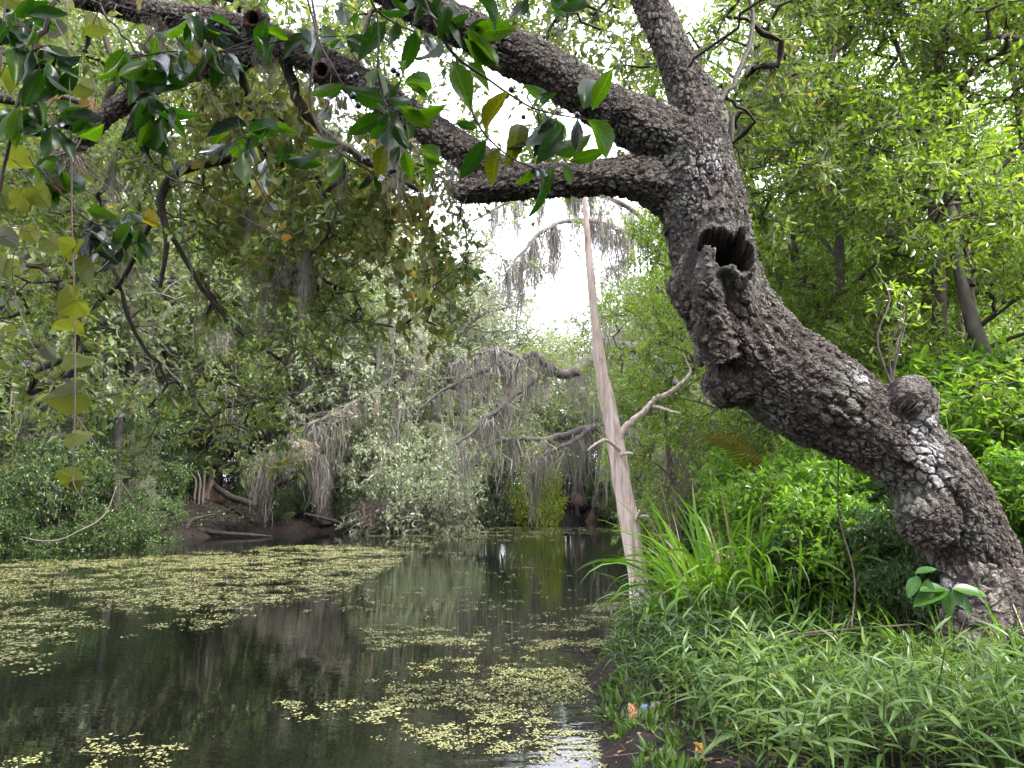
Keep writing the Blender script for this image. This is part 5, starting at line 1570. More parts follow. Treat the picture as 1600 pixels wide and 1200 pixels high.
spots = []
for poly, n_, th, sc_ in [
        ([(-150, 885), (0, 880), (120, 876), (300, 866), (470, 852), (585, 853), (640, 868), (600, 892), (545, 918), (480, 932), (400, 952), (330, 982), (210, 990), (110, 1000), (60, 1035), (-20, 1045), (-150, 1060)], 6500, -0.2, 1.0),
        ([(560, 985), (660, 985), (760, 990), (870, 985), (960, 940), (985, 960), (950, 1010), (915, 1070), (940, 1130), (950, 1200), (640, 1205), (600, 1180), (640, 1130), (560, 1100), (640, 1060)], 1300, -0.02, 0.52),
        ([(430, 1105), (560, 1095), (640, 1110), (620, 1130), (480, 1120)], 40, -0.4, 0.8),
        ([(390, 860), (680, 850), (900, 900), (960, 940), (900, 990), (640, 1000), (520, 990), (420, 960)], 420, 0.22, 0.8),
        ([(930, 935), (985, 925), (990, 960), (945, 985)], 160, -0.3, 0.8),
        ([(130, 1165), (270, 1150), (290, 1200), (110, 1205)], 34, -0.1, 0.7),
        ([(0, 1185), (60, 1180), (60, 1205), (0, 1205)], 8, -0.3, 0.7),
        ([(640, 1000), (760, 990), (750, 1006), (640, 1010)], 70, -0.5, 0.7),
        ([(560, 838), (760, 824), (890, 823), (990, 823), (990, 834), (800, 846), (640, 858)], 900, 0.05, 1.5)]:
    xs, ys = np.array(poly)[:, 0], np.array(poly)[:, 1]
    # sample evenly on the water, not in the picture
    g0 = PG(xs, np.maximum(ys, 818))
    k = 0
    wx = rf.uniform(g0[:, 0].min(), g0[:, 0].max(), n_ * 14); wy = rf.uniform(g0[:, 1].min(), g0[:, 1].max(), n_ * 14)
    ppx, ppy = to_px(np.stack([wx, wy, 0 * wx], -1))
    ok = in_poly(ppx + rf.normal(0, 14, len(wx)), ppy + rf.normal(0, 7, len(wx)) * (ppy - 800) / 200, poly)
    nz = vnoise(np.stack([wx * 0.5, wy * 0.7, 0 * wx + 2], -1)) * 0.5 + 0.65 * vnoise(np.stack([wx * 1.3, wy * 2.2, 0 * wx], -1)) + 0.3 * vnoise(np.stack([wx * 4.5, wy * 5.5, 0 * wx], -1))
    ok &= (nz > th) | (rf.uniform(0, 1, len(wx)) < 0.02 + 0.06 * (nz > th - 0.35))
    ok &= river_sd(wx, wy) < -0.05
    ix = np.where(ok)[0][:n_]
    spots += [(wx[i], wy[i], sc_ * rf.uniform(0.7, 1.25)) for i in ix]
spots.sort(key=lambda s: s[1])
# keep single pads a little apart in height so that they never share a plane
rest_v, rest_q, nn = [], [], 0
for k, (x, y, s) in enumerate(spots):
    a = rf.uniform(0, 6.28); v = int(rf.integers(0, len(RAFT)))
    if k < 300:
        o = link('floating_leaves', RAFT_ME[v], None, (x, y, 0.002 + 0.0001 * (k % 30)), (0, 0, a), s)
        tag(o, 'small yellow-green raft of floating leaves on the dark water', 'floating leaves', 'floating leaf rafts on the creek')
    else:
        vv, qq = RAFT[v]
        if y > 11:      # far off a pad is four-cornered
            kq = np.arange(len(vv) // 6)[:, None] * 6 + np.array([0, 1, 3, 4])[None]
            vv = vv[kq.ravel()]; qq = np.arange(len(vv)).reshape(-1, 4)
        c_, s_ = math.cos(a), math.sin(a)
        rest_v.append(np.stack([(vv[:, 0] * c_ - vv[:, 1] * s_) * s + x, (vv[:, 0] * s_ + vv[:, 1] * c_) * s + y, vv[:, 2] + 0.002 + 0.0001 * (k % 37)], -1))
        rest_q.append(qq + nn); nn += len(vv)
o = link('floating_leaf_mat', mesh_np('leaf_mat', np.vstack(rest_v), np.vstack(rest_q), [M['raft']], False))
o['kind'] = 'stuff'
tag(o, 'broad yellow-green mat of floating leaves spread over the dark creek', 'floating leaves')

# ------------------------------------------------------------------ detailed single leaves


def leaf_detail(name, mat, outline, wid, fold=0.18, bend=0.15, n=12, ser=0.0, curl=0.0, seed=0, side=3):
    """one leaf, stalk at the origin, tip at (1,0,0): folded along the midrib, bent along its length"""
    r = np.random.default_rng(seed)
    u = np.linspace(0, 1, n)
    wv = np.interp(u, *zip(*outline)) * wid * 0.5
    s = np.linspace(-1, 1, 2 * side + 1)
    U, S = np.meshgrid(u, s, indexing='ij')
    w_ = wv[:, None] * (1 + ser * ((np.arange(n) % 2) - 0.5)[:, None] * (np.abs(S) > 0.9))
    x = U - (np.abs(S) ** 1.5) * 0.0
    y = S * w_
    z = np.abs(S) * w_ * fold * 2 - bend * U ** 2 + curl * np.sin(U * 5 + r.uniform(0, 6)) * w_ * S + 0.008 * vnoise(np.stack([U * 4, S * 3, 0 * U + seed], -1))
    V = np.stack([x, y, z], -1)
    m = 2 * side + 1
    i = np.arange(n - 1)[:, None] * m + np.arange(m - 1)[None]
    return mesh_np(name, V.reshape(-1, 3), np.stack([i, i + m, i + m + 1, i + 1], -1).reshape(-1, 4), [mat], True)


LANCE = [(0, 0.04), (0.06, 0.12), (0.2, 0.66), (0.4, 1.0), (0.6, 0.95), (0.8, 0.6), (0.93, 0.22), (1, 0.01)]
OVAL = [(0, 0.05), (0.08, 0.4), (0.25, 0.9), (0.45, 1.0), (0.7, 0.85), (0.9, 0.45), (1, 0.02)]
NARROW = [(0, 0.25), (0.15, 0.8), (0.4, 1.0), (0.65, 0.75), (0.85, 0.4), (1, 0.02)]
LM = {}
for k, key in enumerate(['laurel', 'laurel_lit', 'laurel_gloss', 'laurel_yellow']):
    LM[key] = [leaf_detail('laurel_leaf', M[key], LANCE if v < 2 else OVAL, [0.36, 0.40, 0.46][v], 0.16 + 0.10 * v, 0.12 + 0.16 * v, 14, 0.07, 0.35, 10 * k + v, 2) for v in range(3)]


def heart_mesh(name, mat, seed, fold=0.12):
    """a heart-shaped leaf: stalk joint at the origin in the notch, tip at (1,0)"""
    r = np.random.default_rng(seed)
    a = np.linspace(-np.pi, np.pi, 29)
    out = []
    for t in a:
        c = abs(t) / np.pi
        rad = np.interp(c, [0, 0.12, 0.3, 0.5, 0.7, 0.86, 0.95, 1.0], [1.0, 0.86, 0.72, 0.64, 0.56, 0.46, 0.28, 0.04]) * (1 + 0.035 * r.normal())
        out.append((rad * math.cos(t), rad * math.sin(t)))
    out = np.array(out)
    rings = [0.0, 0.35, 0.7, 1.0]
    V = [(0, 0, 0)]
    for q_ in rings[1:]:
        for (x, y) in out:
            xx, yy = x * q_, y * q_
            V.append((xx, yy, fold * abs(yy) * 1.6 - 0.16 * xx * xx + 0.035 * math.sin(6 * math.atan2(yy, xx)) * q_ ** 2))
    m = len(out)
    T = [(0, 1 + i, 2 + i) for i in range(m - 1)]
    Qh = []
    for k in range(2):
        b = 1 + k * m
        Qh += [(b + i, b + m + i, b + m + i + 1, b + i + 1) for i in range(m - 1)]
    return mesh_np(name, np.array(V), [np.array(Qh), np.array(T)], [mat], True)


HM = {key: [heart_mesh('vine_leaf', M[key], 20 * k + v, [0.14, 0.32, 0.5][v]) for v in range(3)] for k, key in enumerate(['heart', 'heart_grey', 'heart_yellow', 'heart_orange'])}


def orient(o, base, axis_, normal, length, ploc):
    x = nrm(axis_); z = np.asarray(normal, float); z = nrm(z - x * np.dot(x, z)); y = np.cross(z, x)
    mt = Matrix.Identity(4)
    for i in range(3):
        mt[i][0], mt[i][1], mt[i][2], mt[i][3] = x[i] * length, y[i] * length, z[i] * length, base[i] - ploc[i]
    o.matrix_basis = mt


rl = np.random.default_rng(41)


def put_leaf(parent, ploc, b, t, Y, meshes, tilt=0.55, name='leaf', dY=None, lab=None):
    dY = rl.normal(0, 0.02) if dY is None else dY
    B_, T_ = P(b[0], b[1], Y), P(t[0], t[1], Y + dY)
    view = nrm(CAM - B_)
    n_ = view * (1 if rl.uniform() < 0.5 else -1) + rl.normal(0, tilt, 3)
    o = link(name, meshes[int(rl.integers(0, len(meshes)))], parent)
    orient(o, B_, T_ - B_, n_, np.linalg.norm(T_ - B_), ploc)
    if lab:
        o['label'] = lab
    return B_


def twig_obj(parent, ploc, rows, name='twig', mat='twig', n=None, jit=0.0):
    pts, r = limb_px(rows, n or 5 * len(rows))
    if jit:
        pts[1:-1] += rl.normal(0, jit, (len(pts) - 2, 3))
    mb = MB(); mb.tube(pts - ploc, r, 6)
    link(name, mb.mesh(name, [M[mat]]), parent)
    return pts


# the laurel the sprays hang from: its trunk stands on the bank beside the viewpoint, its bough passes overhead
lt_b = np.array([1.75, -1.1, float(gz(1.75, -1.1))])
LTREE = thing('laurel_tree', 'slim laurel on the near bank holding its bough over the creek edge', 'tree', tuple(lt_b))
mb = MB(); mb.tube(spline([lt_b - [0, 0, 0.3], lt_b + [0.05, 0.05, 1.2], lt_b + [-0.1, 0.5, 2.3], (1.2, 0.6, 3.15), (1.0, 1.2, 4.2), (0.9, 1.5, 5.2)], 40) - lt_b, np.linspace(0.075, 0.03, 40), 12)
link('trunk', mb.mesh('laurel_trunk', [M['far_bark']]), LTREE)
BOUGH = spline([(1.2, 0.6, 3.15), (0.6, 1.2, 3.3), (-0.1, 1.5, 3.28), (-0.7, 1.55, 3.25), (-1.2, 1.6, 3.22), (-1.6, 1.65, 3.2)], 60)
mb = MB(); mb.tube(BOUGH - lt_b, np.linspace(0.035, 0.010, 60), 8)
link('bough', mb.mesh('laurel_bough', [M['twig']]), LTREE)


def hang(parent, ploc, row, name='twig', mat='twig'):
    """carry a spray's stem up from the frame's edge to the bough"""
    a = P(row[0], row[1], row[3])
    e = BOUGH[int(np.argmin(np.sum((BOUGH - a) ** 2, 1)))]
    r_ = row[2] * 0.5 / F * row[3]
    mb = MB(); mb.tube(spline([a, a * 0.55 + e * 0.45 + np.array([0.01, 0, 0.02]), e], 8) - ploc, np.linspace(r_, r_ * 1.25, 8), 6)
    link(name, mb.mesh(name, [M[mat]]), parent)


D_, L_, G_, Y_ = 'laurel', 'laurel_lit', 'laurel_gloss', 'laurel_yellow'
SPRAYS = {
    'right': dict(label='leafy laurel spray with dark berries hanging in front of the two oak limbs', Y=1.55,
                  twigs=[[(655, -20, 7, 1.5), (680, 40, 6, 1.52), (712, 88, 6, 1.54), (760, 122, 4.5, 1.55), (800, 150, 4, 1.55), (842, 172, 3.5, 1.55), (920, 188, 2.5, 1.55)],
                         [(712, 88, 5, 1.54), (728, 140, 4.2, 1.54), (742, 185, 4, 1.54), (765, 218, 3.5, 1.54), (800, 247, 3, 1.54), (842, 266, 2.2, 1.54)]],
                  leaves=[(911, 171, 929, 105, D_), (925, 173, 952, 109, L_), (918, 188, 968, 243, L_), (902, 184, 901, 240, G_), (871, 183, 836, 238, G_), (852, 178, 823, 256, D_), (881, 195, 842, 254, D_), (926, 208, 860, 250, L_), (888, 252, 948, 236, L_),
                          (881, 255, 895, 290, L_), (833, 264, 809, 293, L_), (847, 268, 850, 333, D_), (866, 258, 852, 280, L_), (838, 262, 856, 280, G_), (812, 194, 802, 240, Y_), (759, 204, 777, 141, Y_), (748, 200, 710, 192, D_), (760, 216, 720, 280, D_), (783, 230, 757, 284, Y_), (797, 240, 783, 254, L_),
                          (706, 92, 737, 168, L_), (730, 96, 768, 136, L_), (779, 103, 718, 62, L_), (777, 100, 736, 60, L_), (808, 44, 728, 50, L_), (772, 34, 726, 48, D_), (711, -8, 709, 82, D_), (742, -4, 793, 37, D_), (826, -6, 798, 37, D_), (857, -4, 893, 28, D_), (915, -8, 897, 13, D_),
                          (700, 60, 688, 20, D_), (690, 50, 735, 22, D_), (850, 148, 830, 142, L_), (842, 160, 862, 146, D_), (870, 186, 884, 214, D_)],
                  berries=[(799, 140), (791, 150), (806, 152), (818, 183), (871, 176), (902, 180), (833, 266)]),
    'centre': dict(label='dense dark laurel spray with a whorl of broad leaves in front of the low limb', Y=1.5,
                   twigs=[[(575, -15, 5, 1.48), (588, 15, 5, 1.49), (620, 38, 4, 1.5), (650, 50, 3, 1.5)], [(588, 15, 3.5, 1.49), (592, 60, 3.5, 1.5), (590, 110, 3.5, 1.5), (597, 145, 3.5, 1.5), (606, 172, 3, 1.5), (612, 200, 2.5, 1.5)],
                          [(478, -10, 5, 1.5), (492, 40, 4.5, 1.5), (500, 68, 4, 1.5), (520, 105, 3.5, 1.5), (548, 155, 3, 1.52), (562, 185, 2, 1.53)], [(486, -10, 5, 1.52), (496, 60, 5, 1.52), (488, 110, 4.5, 1.52), (484, 160, 4, 1.52), (500, 205, 3.5, 1.52), (530, 238, 3, 1.52), (570, 262, 2.5, 1.54), (586, 272, 2, 1.55)]],
                   leaves=[(580, 138, 578, 102, L_), (601, 150, 593, 100, L_), (608, 152, 630, 123, D_), (602, 158, 545, 144, D_), (608, 154, 649, 166, D_), (640, 168, 696, 182, L_), (622, 166, 675, 200, L_), (632, 129, 688, 127, L_), (634, 130, 673, 151, L_), (590, 160, 604, 181, L_),
                           (598, 181, 549, 206, D_), (604, 197, 575, 217, D_), (608, 172, 616, 250, D_), (625, 230, 606, 268, D_), (634, 193, 647, 224, L_), (603, 226, 587, 270, Y_), (633, 236, 640, 279, L_), (663, 240, 677, 288, L_), (656, 231, 697, 243, L_), (662, 240, 685, 256, L_), (536, 245, 509, 289, L_), (482, 215, 523, 231, L_), (508, 236, 522, 255, L_),
                           (511, 164, 502, 199, D_), (537, 132, 484, 150, L_), (534, 135, 509, 154, D_), (580, 272, 567, 295, G_), (585, 273, 596, 302, D_), (594, 272, 604, 290, G_), (536, 6, 537, 52, D_), (560, 17, 549, 48, D_), (539, 60, 574, 60, D_), (534, 61, 511, 82, D_), (532, 62, 526, 88, D_), (604, 32, 559, 92, D_), (590, 18, 575, 54, D_), (649, 50, 633, 109, D_), (634, 94, 619, 114, L_),
                           (664, 48, 680, 92, G_), (687, 64, 666, 110, D_), (640, -5, 620, 40, D_), (655, 5, 648, 48, D_), (620, 30, 612, 78, D_), (560, -5, 572, 14, D_), (528, -5, 545, 16, D_), (690, -6, 672, 35, D_), (700, 10, 690, 48, D_), (645, 0, 680, 14, D_), (610, 0, 640, 18, D_), (606, 178, 590, 210, D_), (616, 196, 632, 232, D_), (600, 60, 620, 80, D_)],
                   berries=[(548, 122), (556, 118), (560, 165), (552, 150), (610, 268), (616, 266), (569, 250), (575, 249), (618, 47), (615, 110), (622, 116)]),
}
for key, S in SPRAYS.items():
    r0 = P(S['twigs'][0][0][0], S['twigs'][0][0][1], S['Y'])
    t = thing('laurel_branch', S['label'], 'branch', tuple(r0))
    for rows in S['twigs']:
        twig_obj(t, r0, rows)
        if rows[0][1] < 0:
            hang(t, r0, rows[0])
    for (x0, y0, x1, y1, mk) in S['leaves']:
        put_leaf(t, r0, (x0, y0), (x1, y1), S['Y'] + rl.uniform(-0.05, 0.06), LM[mk], 0.45 if mk != G_ else 0.3)
    mb = MB(); blob(mb, np.zeros(3), 0.0068, 1, k=7, rough=0.1)
    bm_ = mb.mesh('berry', [M['berry']])
    for (x, y) in S['berries']:
        link('berry', bm_, t, tuple(P(x, y, S['Y'] + 0.005) - r0), None, rl.uniform(0.85, 1.15))

# the sprays hanging on the left, with long dark stems
LEFT = [
    ('laurel spray with long dark stem crossing the vine leaves at the creek side', [(92, -15, 9, 1.45), (66, 45, 9, 1.46), (45, 105, 8, 1.47), (28, 160, 7, 1.48), (12, 235, 6, 1.5), (-4, 320, 5, 1.5)],
     [(0, 0, 60, 50, 12), (0, 60, 130, 120, 18), (10, 130, 130, 220, 22)]),
    ('laurel spray on a long thin whip hanging down past the air plant', [(138, -15, 4.5, 1.7), (172, 30, 4.5, 1.7), (215, 85, 4.5, 1.7), (240, 150, 4, 1.7), (262, 225, 4, 1.7), (278, 285, 4, 1.7), (283, 340, 3.5, 1.7), (296, 410, 3.5, 1.7), (306, 470, 3, 1.7), (308, 560, 2, 1.7)],
     [(165, 40, 260, 130, 12), (185, 130, 275, 210, 18), (230, 20, 300, 100, 10)]),
    ('laurel spray with blue-grey shining leaves between the whip and the limb', [(-10, 198, 3, 1.6), (20, 215, 3.5, 1.6), (60, 262, 3.5, 1.6), (95, 300, 3, 1.6), (120, 330, 3, 1.6), (150, 350, 2.5, 1.6)],
     [(30, 210, 130, 300, 10), (90, 300, 250, 400, 20)]),
    ('laurel spray whose leaves droop beside the first knot hole', [(300, -15, 3.5, 1.6), (312, 20, 3.2, 1.6), (330, 60, 3, 1.6), (352, 120, 2.4, 1.6), (380, 210, 2, 1.6), (392, 240, 1.8, 1.6)],
     [(265, 0, 345, 60, 8), (300, 55, 372, 110, 7), (340, 150, 470, 260, 18), (400, 0, 480, 60, 6), (470, 20, 540, 60, 5)]),
]
for lab, stem, boxes in LEFT:
    r0 = P(*stem[0][:2], stem[0][3])
    t = thing('laurel_branch', lab, 'branch', tuple(r0))
    pts = twig_obj(t, r0, stem, jit=0.003)
    hang(t, r0, stem[0])
    for (x0, y0, x1, y1, n_) in boxes:
        # side twig into the cluster, leaves along it
        cx, cy = (x0 + x1) / 2, (y0 + y1) / 2
        sx, sy = to_px(pts)
        i = int(np.argmin((sx - cx) ** 2 + (sy - cy) ** 2))
        Yc = stem[0][3]
        far = (cx + (cx - sx[i]) * 0.6 + rl.normal(0, 12), cy + abs(y1 - y0) * 0.35)
        tp2 = twig_obj(t, r0, [(sx[i], sy[i], 2.6, pts[i][1]), ((sx[i] + far[0]) / 2 + rl.normal(0, 5), (sy[i] + far[1]) / 2 - 8, 2.2, Yc), (far[0], far[1], 1.3, Yc)])
        tx, ty = to_px(tp2)
        for k in range(n_):
            bx, by = rl.uniform(x0, x1), rl.uniform(y0, y1)
            j = int(np.argmin((tx - bx) ** 2 + (ty - by) ** 2))
            bx, by = 0.55 * bx + 0.45 * tx[j], 0.55 * by + 0.45 * ty[j]
            a = rl.normal(1.3, 0.75)
            L = rl.uniform(38, 62)
            mk = rl.choice([D_, D_, D_, L_, G_, L_])
            put_leaf(t, r0, (bx, by), (bx + L * math.cos(a), by + L * math.sin(a)), Yc + rl.uniform(-0.08, 0.1), LM[mk], 0.6)
            if math.hypot(bx - tx[j], by - ty[j]) > 4:
                twig_obj(t, r0, [(tx[j], ty[j], 1.3, tp2[j][1]), ((tx[j] + bx) / 2, (ty[j] + by) / 2 - 2, 1.1, Yc), (bx, by, 1.0, Yc)], 'stalk')

# ------------------------------------------------------------------ the near vine with heart-shaped leaves
VN = [('near vine with large olive heart-shaped leaves strung on a straight hanging stem', 1.5,
       [[(104, -15, 2.2, 1.5), (108, 120, 2.3, 1.5), (112, 250, 2.4, 1.5), (112, 330, 2.4, 1.5), (115, 420, 2.4, 1.5), (117, 520, 2.6, 1.5), (117, 620, 2.6, 1.5), (115, 700, 2.4, 1.5), (114, 752, 1.8, 1.5), (128, 778, 1.2, 1.5), (136, 788, 0.8, 1.5)]],
       [(118, 385, 95, 425, 52, 'heart', 1), (118, 470, 78, 492, 70, 'heart', 0), (120, 430, 205, 492, 72, 'heart', 1), (118, 520, 75, 505, 60, 'heart', 1), (119, 555, 212, 590, 62, 'heart', 1), (118, 615, 68, 628, 74, 'heart', 0), (118, 678, 204, 702, 56, 'heart', 1), (114, 748, 78, 735, 44, 'heart', 0), (115, 752, 140, 750, 34, 'heart', 1)]),
      ('upper vine with olive, yellow and orange heart-shaped leaves above the creek', 1.62,
       [[(60, -15, 3, 1.6), (100, 60, 2.6, 1.62), (150, 140, 2.4, 1.64), (120, 230, 2.2, 1.62), (60, 300, 2, 1.6), (30, 370, 2, 1.6), (20, 440, 1.8, 1.6), (60, 560, 1.6, 1.6), (140, 680, 1.5, 1.6), (215, 790, 1.1, 1.6)],
        [(30, 60, 1.6, 1.6), (60, 75, 1.6, 1.6), (100, 110, 1.4, 1.62), (122, 132, 1.2, 1.62)], [(150, -10, 1.6, 1.64), (190, 10, 1.5, 1.64), (240, 25, 1.4, 1.66), (275, 58, 1.2, 1.66)]],
       [(145, 38, 180, 52, 52, 'heart', 0), (85, 40, 92, 75, 46, 'heart_grey', 0), (110, 0, 118, 56, 60, 'heart', 1), (178, 18, 196, 34, 30, 'heart_yellow', 0), (216, 2, 232, 16, 32, 'heart_yellow', 0), (124, 132, 160, 150, 48, 'heart', 0), (138, 158, 150, 190, 38, 'heart_orange', 1), (82, 148, 100, 180, 36, 'heart_orange', 0), (62, 88, 82, 132, 52, 'heart', 1), (10, -6, 30, 10, 50, 'heart', 0), (62, 10, 80, 34, 40, 'heart_yellow', 1),
        (20, 250, 66, 262, 62, 'heart', 1), (58, 300, 82, 335, 50, 'heart', 0), (36, 305, 48, 350, 48, 'heart', 1), (24, 308, 8, 340, 40, 'heart', 0), (44, 362, 62, 388, 36, 'heart', 1), (78, 376, 108, 410, 50, 'heart', 0), (228, 342, 256, 356, 36, 'heart_yellow', 1), (4, 370, 30, 388, 42, 'heart_grey', 1), (10, 410, 2, 450, 44, 'heart', 1), (30, 420, 42, 440, 30, 'heart', 1), (22, 470, 34, 480, 24, 'heart_grey', 0), (36, 520, 62, 535, 30, 'heart_grey', 1), (74, 548, 96, 572, 30, 'heart_grey', 1), (10, 520, 30, 545, 36, 'heart', 1), (6, 565, 24, 585, 30, 'heart', 0),
        (90, 290, 110, 300, 30, 'heart_orange', 1), (76, 200, 100, 215, 40, 'heart_grey', 1), (225, 70, 238, 88, 24, 'heart_grey', 0), (300, 85, 318, 98, 30, 'heart', 0), (415, 282, 432, 290, 30, 'heart_grey', 0), (420, 320, 432, 336, 30, 'heart_grey', 1), (440, 352, 448, 365, 18, 'heart_orange', 1), (445, 375, 458, 368, 22, 'heart_orange', 1), (60, 430, 40, 450, 28, 'heart', 1), (0, 250, 16, 280, 44, 'heart', 0), (0, 120, 20, 150, 50, 'heart', 1), (0, 300, 12, 330, 50, 'heart', 0)])]
for lab, Yv, stems_, lvs in VN:
    r0 = P(stems_[0][0][0], stems_[0][0][1], Yv)
    t = thing('hanging_vine', lab, 'vine', tuple(r0))
    ap = np.vstack([twig_obj(t, r0, s_, 'stem', 'brown_twig', 40) for s_ in stems_])
    for s_ in stems_:
        if s_[0][1] < 0:
            hang(t, r0, s_[0], 'stem', 'brown_twig')
    sx, sy = to_px(ap)
    for (x0, y0, x1, y1, size, mk, v) in lvs:
        Yl = Yv + rl.uniform(-0.05, 0.08)
        B_ = P(x0, y0, Yl); T_ = P(x1, y1, Yl + rl.uniform(-0.03, 0.05))
        view = nrm(CAM - B_)
        L = size / F * Yl * 0.60
        ax1 = nrm(T_ - B_)
        side = nrm(np.cross(view, ax1))
        n_ = -view + side * rl.normal(0, [0.25, 0.9, 0.5][v]) + rl.normal(0, 0.2, 3)
        o = link('leaf', HM[mk][int(rl.integers(0, 2)) + (1 if v else 0)], t)
        orient(o, B_, ax1 + view * rl.normal(0, 0.25), n_, L, r0)
        j = int(np.argmin((sx - x0) ** 2 + (sy - y0) ** 2))
        a_, b_ = ap[j], B_
        if np.linalg.norm(a_ - b_) > 0.004:
            mb = MB(); mb.tube(spline([a_, (a_ + b_) / 2 + np.array([0, 0, 0.006]), b_], 6) - r0, 0.0011, 5)
            link('stalk', mb.mesh('stalk', [M['brown_twig']]), t)

# ------------------------------------------------------------------ tall grass clump at the water's edge
rg = np.random.default_rng(61)


def blade_mesh(seed, mat, bend, wid=0.0125, n=12):
    r = np.random.default_rng(seed)
    u = np.linspace(0, 1, n)
    ang = 1.45 - bend * u ** 1.6
    dx = np.concatenate([[0], np.cumsum(np.cos((ang[1:] + ang[:-1]) / 2) / (n - 1))])
    dz = np.concatenate([[0], np.cumsum(np.sin((ang[1:] + ang[:-1]) / 2) / (n - 1))])
    w_ = wid * np.interp(u, [0, 0.15, 0.5, 0.8, 1], [0.5, 0.9, 1, 0.65, 0.03])
    tw_ = r.normal(0, 0.7) * u
    V = []
    for i in range(n):
        s = np.array([0, math.cos(tw_[i]), math.sin(tw_[i])])
        c = np.array([dx[i], 0, dz[i]])
        V += [c - s * w_[i], c + np.array([0, 0, -0.25 * w_[i]]), c + s * w_[i]]
    i = np.arange(n - 1)[:, None] * 3 + np.arange(2)[None]
    return mesh_np('blade', np.array(V), np.stack([i, i + 1, i + 4, i + 3], -1).reshape(-1, 4), [mat], True)


BL_ = [blade_mesh(k, M['grass'], b) for k, b in enumerate([0.8, 1.3, 1.7, 2.1, 2.5, 2.9])]
ST_ = [blade_mesh(k + 20, M['straw'], b, 0.008) for k, b in enumerate([0.3, 0.7, 1.6, 2.4])]


def clump_of(label, px, Y, n, hmin, hmax, dry=0.08, rad=0.18, name='grass_clump', lean=0.0, fan=1.0):
    X = P(px, 775, Y)[0]; z = float(gz(X, Y))
    t = thing(name, label, 'grass', (X, Y, z))
    for k in range(n):
        d = rg.uniform() < dry
        a = rg.uniform(0, 6.28)
        R_ = rad * math.sqrt(rg.uniform())
        h = rg.uniform(hmin, hmax)
        bx, by = R_ * math.cos(a), R_ * math.sin(a)
        ax2 = a + rg.normal(0, 0.5)
        o = link('dry_blade' if d else 'blade', (ST_[int(rg.integers(0, 4))] if d else BL_[int(rg.integers(0, 6))]), t, (bx, by, float(gz(X + bx, Y + by)) - z - 0.03), (rg.normal(0, 0.15) + 0.0, rg.normal(0.0, 0.22) * fan + lean, ax2), h)
    return t


clump_of('tall bright green grass clump beside the pale dead trunk', 1125, 7.8, 300, 0.85, 1.75, 0.05, 0.50)
clump_of('tall grass clump leaning over the water in front of the dead trunk base', 1078, 8.0, 170, 0.6, 1.25, 0.12, 0.34, lean=0.1)
clump_of('broad-bladed grass clump under the leaning oak trunk', 1215, 7.5, 170, 0.7, 1.45, 0.06, 0.5)
clump_of('grass clump in the shade between the tall clump and the oak base', 1290, 7.2, 60, 0.4, 0.85, 0.1, 0.4)
clump_of('low grass tuft hanging over the muddy bank edge', 1016, 7.6, 60, 0.2, 0.42, 0.25, 0.3)
for k, (px, Y, n_, h0, h1, lab) in enumerate([(985, 7.4, 40, 0.2, 0.45, 'short grass tuft spilling over the bank edge above the wrapper'), (1040, 6.9, 36, 0.25, 0.55, 'loose grass tuft among the plants behind the wrapper'), (1000, 6.3, 34, 0.18, 0.4, 'small grass tuft drooping from the bank lip'), (1120, 6.6, 40, 0.3, 0.7, 'grass tuft standing up from the plants in front of the tall clump'), (1250, 6.3, 40, 0.3, 0.7, 'grass tuft in the middle of the plant carpet'), (1350, 6.6, 50, 0.35, 0.8, 'grass tuft before the dark shrubs'),
                                              (1420, 5.6, 36, 0.25, 0.6, 'grass tuft near the broad-leaved seedling'), (1580, 5.3, 50, 0.3, 0.75, 'grass tuft in front of the oak roots'), (1180, 5.3, 30, 0.2, 0.5, 'sparse grass tuft above the bare mud'), (1540, 4.6, 40, 0.25, 0.6, 'grass tuft at the open end of the plant carpet')]):
    clump_of(lab, px, Y, n_, h0, h1, 0.22, 0.22, 'grass_tuft')
# single tall flowering stalks
for k, (x, y, x1, y1) in enumerate([(1075, 880, 1030, 740), (1100, 900, 1005, 790), (1165, 860, 1215, 690), (1140, 880, 1108, 730), (1060, 900, 1000, 860)]):
    Yk = 7.7 + 0.1 * k
    b = P(x, y, Yk); b[2] = gz(b[0], Yk)
    t = thing('grass_stalk', ['dry pale grass stalk leaning left above the tall clump', 'dry pale grass stalk pointing at the dead trunk', 'dark upright grass stalk under the leaning oak trunk', 'thin straw stalk behind the tall clump', 'bent straw stalk over the water at the dead trunk'][k], 'grass', tuple(b))
    e = P(x1, y1, Yk)
    pts = spline([b, b * 0.5 + e * 0.5 + np.array([0, 0, 0.05]), e], 14)
    mb = MB(); mb.tube(pts - b, np.linspace(0.004, 0.0012, 14), 4); link('stalk', mb.mesh('stalk', [M['straw']]), t)
    link('blade', BL_[3], t, tuple(pts[6] - b), (0, 0.3, rg.uniform(0, 6)), 0.3)

# ------------------------------------------------------------------ narrow-leaved plants covering the bank
NL = [leaf_detail('narrow_leaf', M['ruellia'], NARROW, 0.125, 0.12, bnd, 8, 0, 0.1, 70 + k, 1) for k, bnd in enumerate([0.25, 0.45, 0.7, 0.9])]
rb = np.random.default_rng(62)


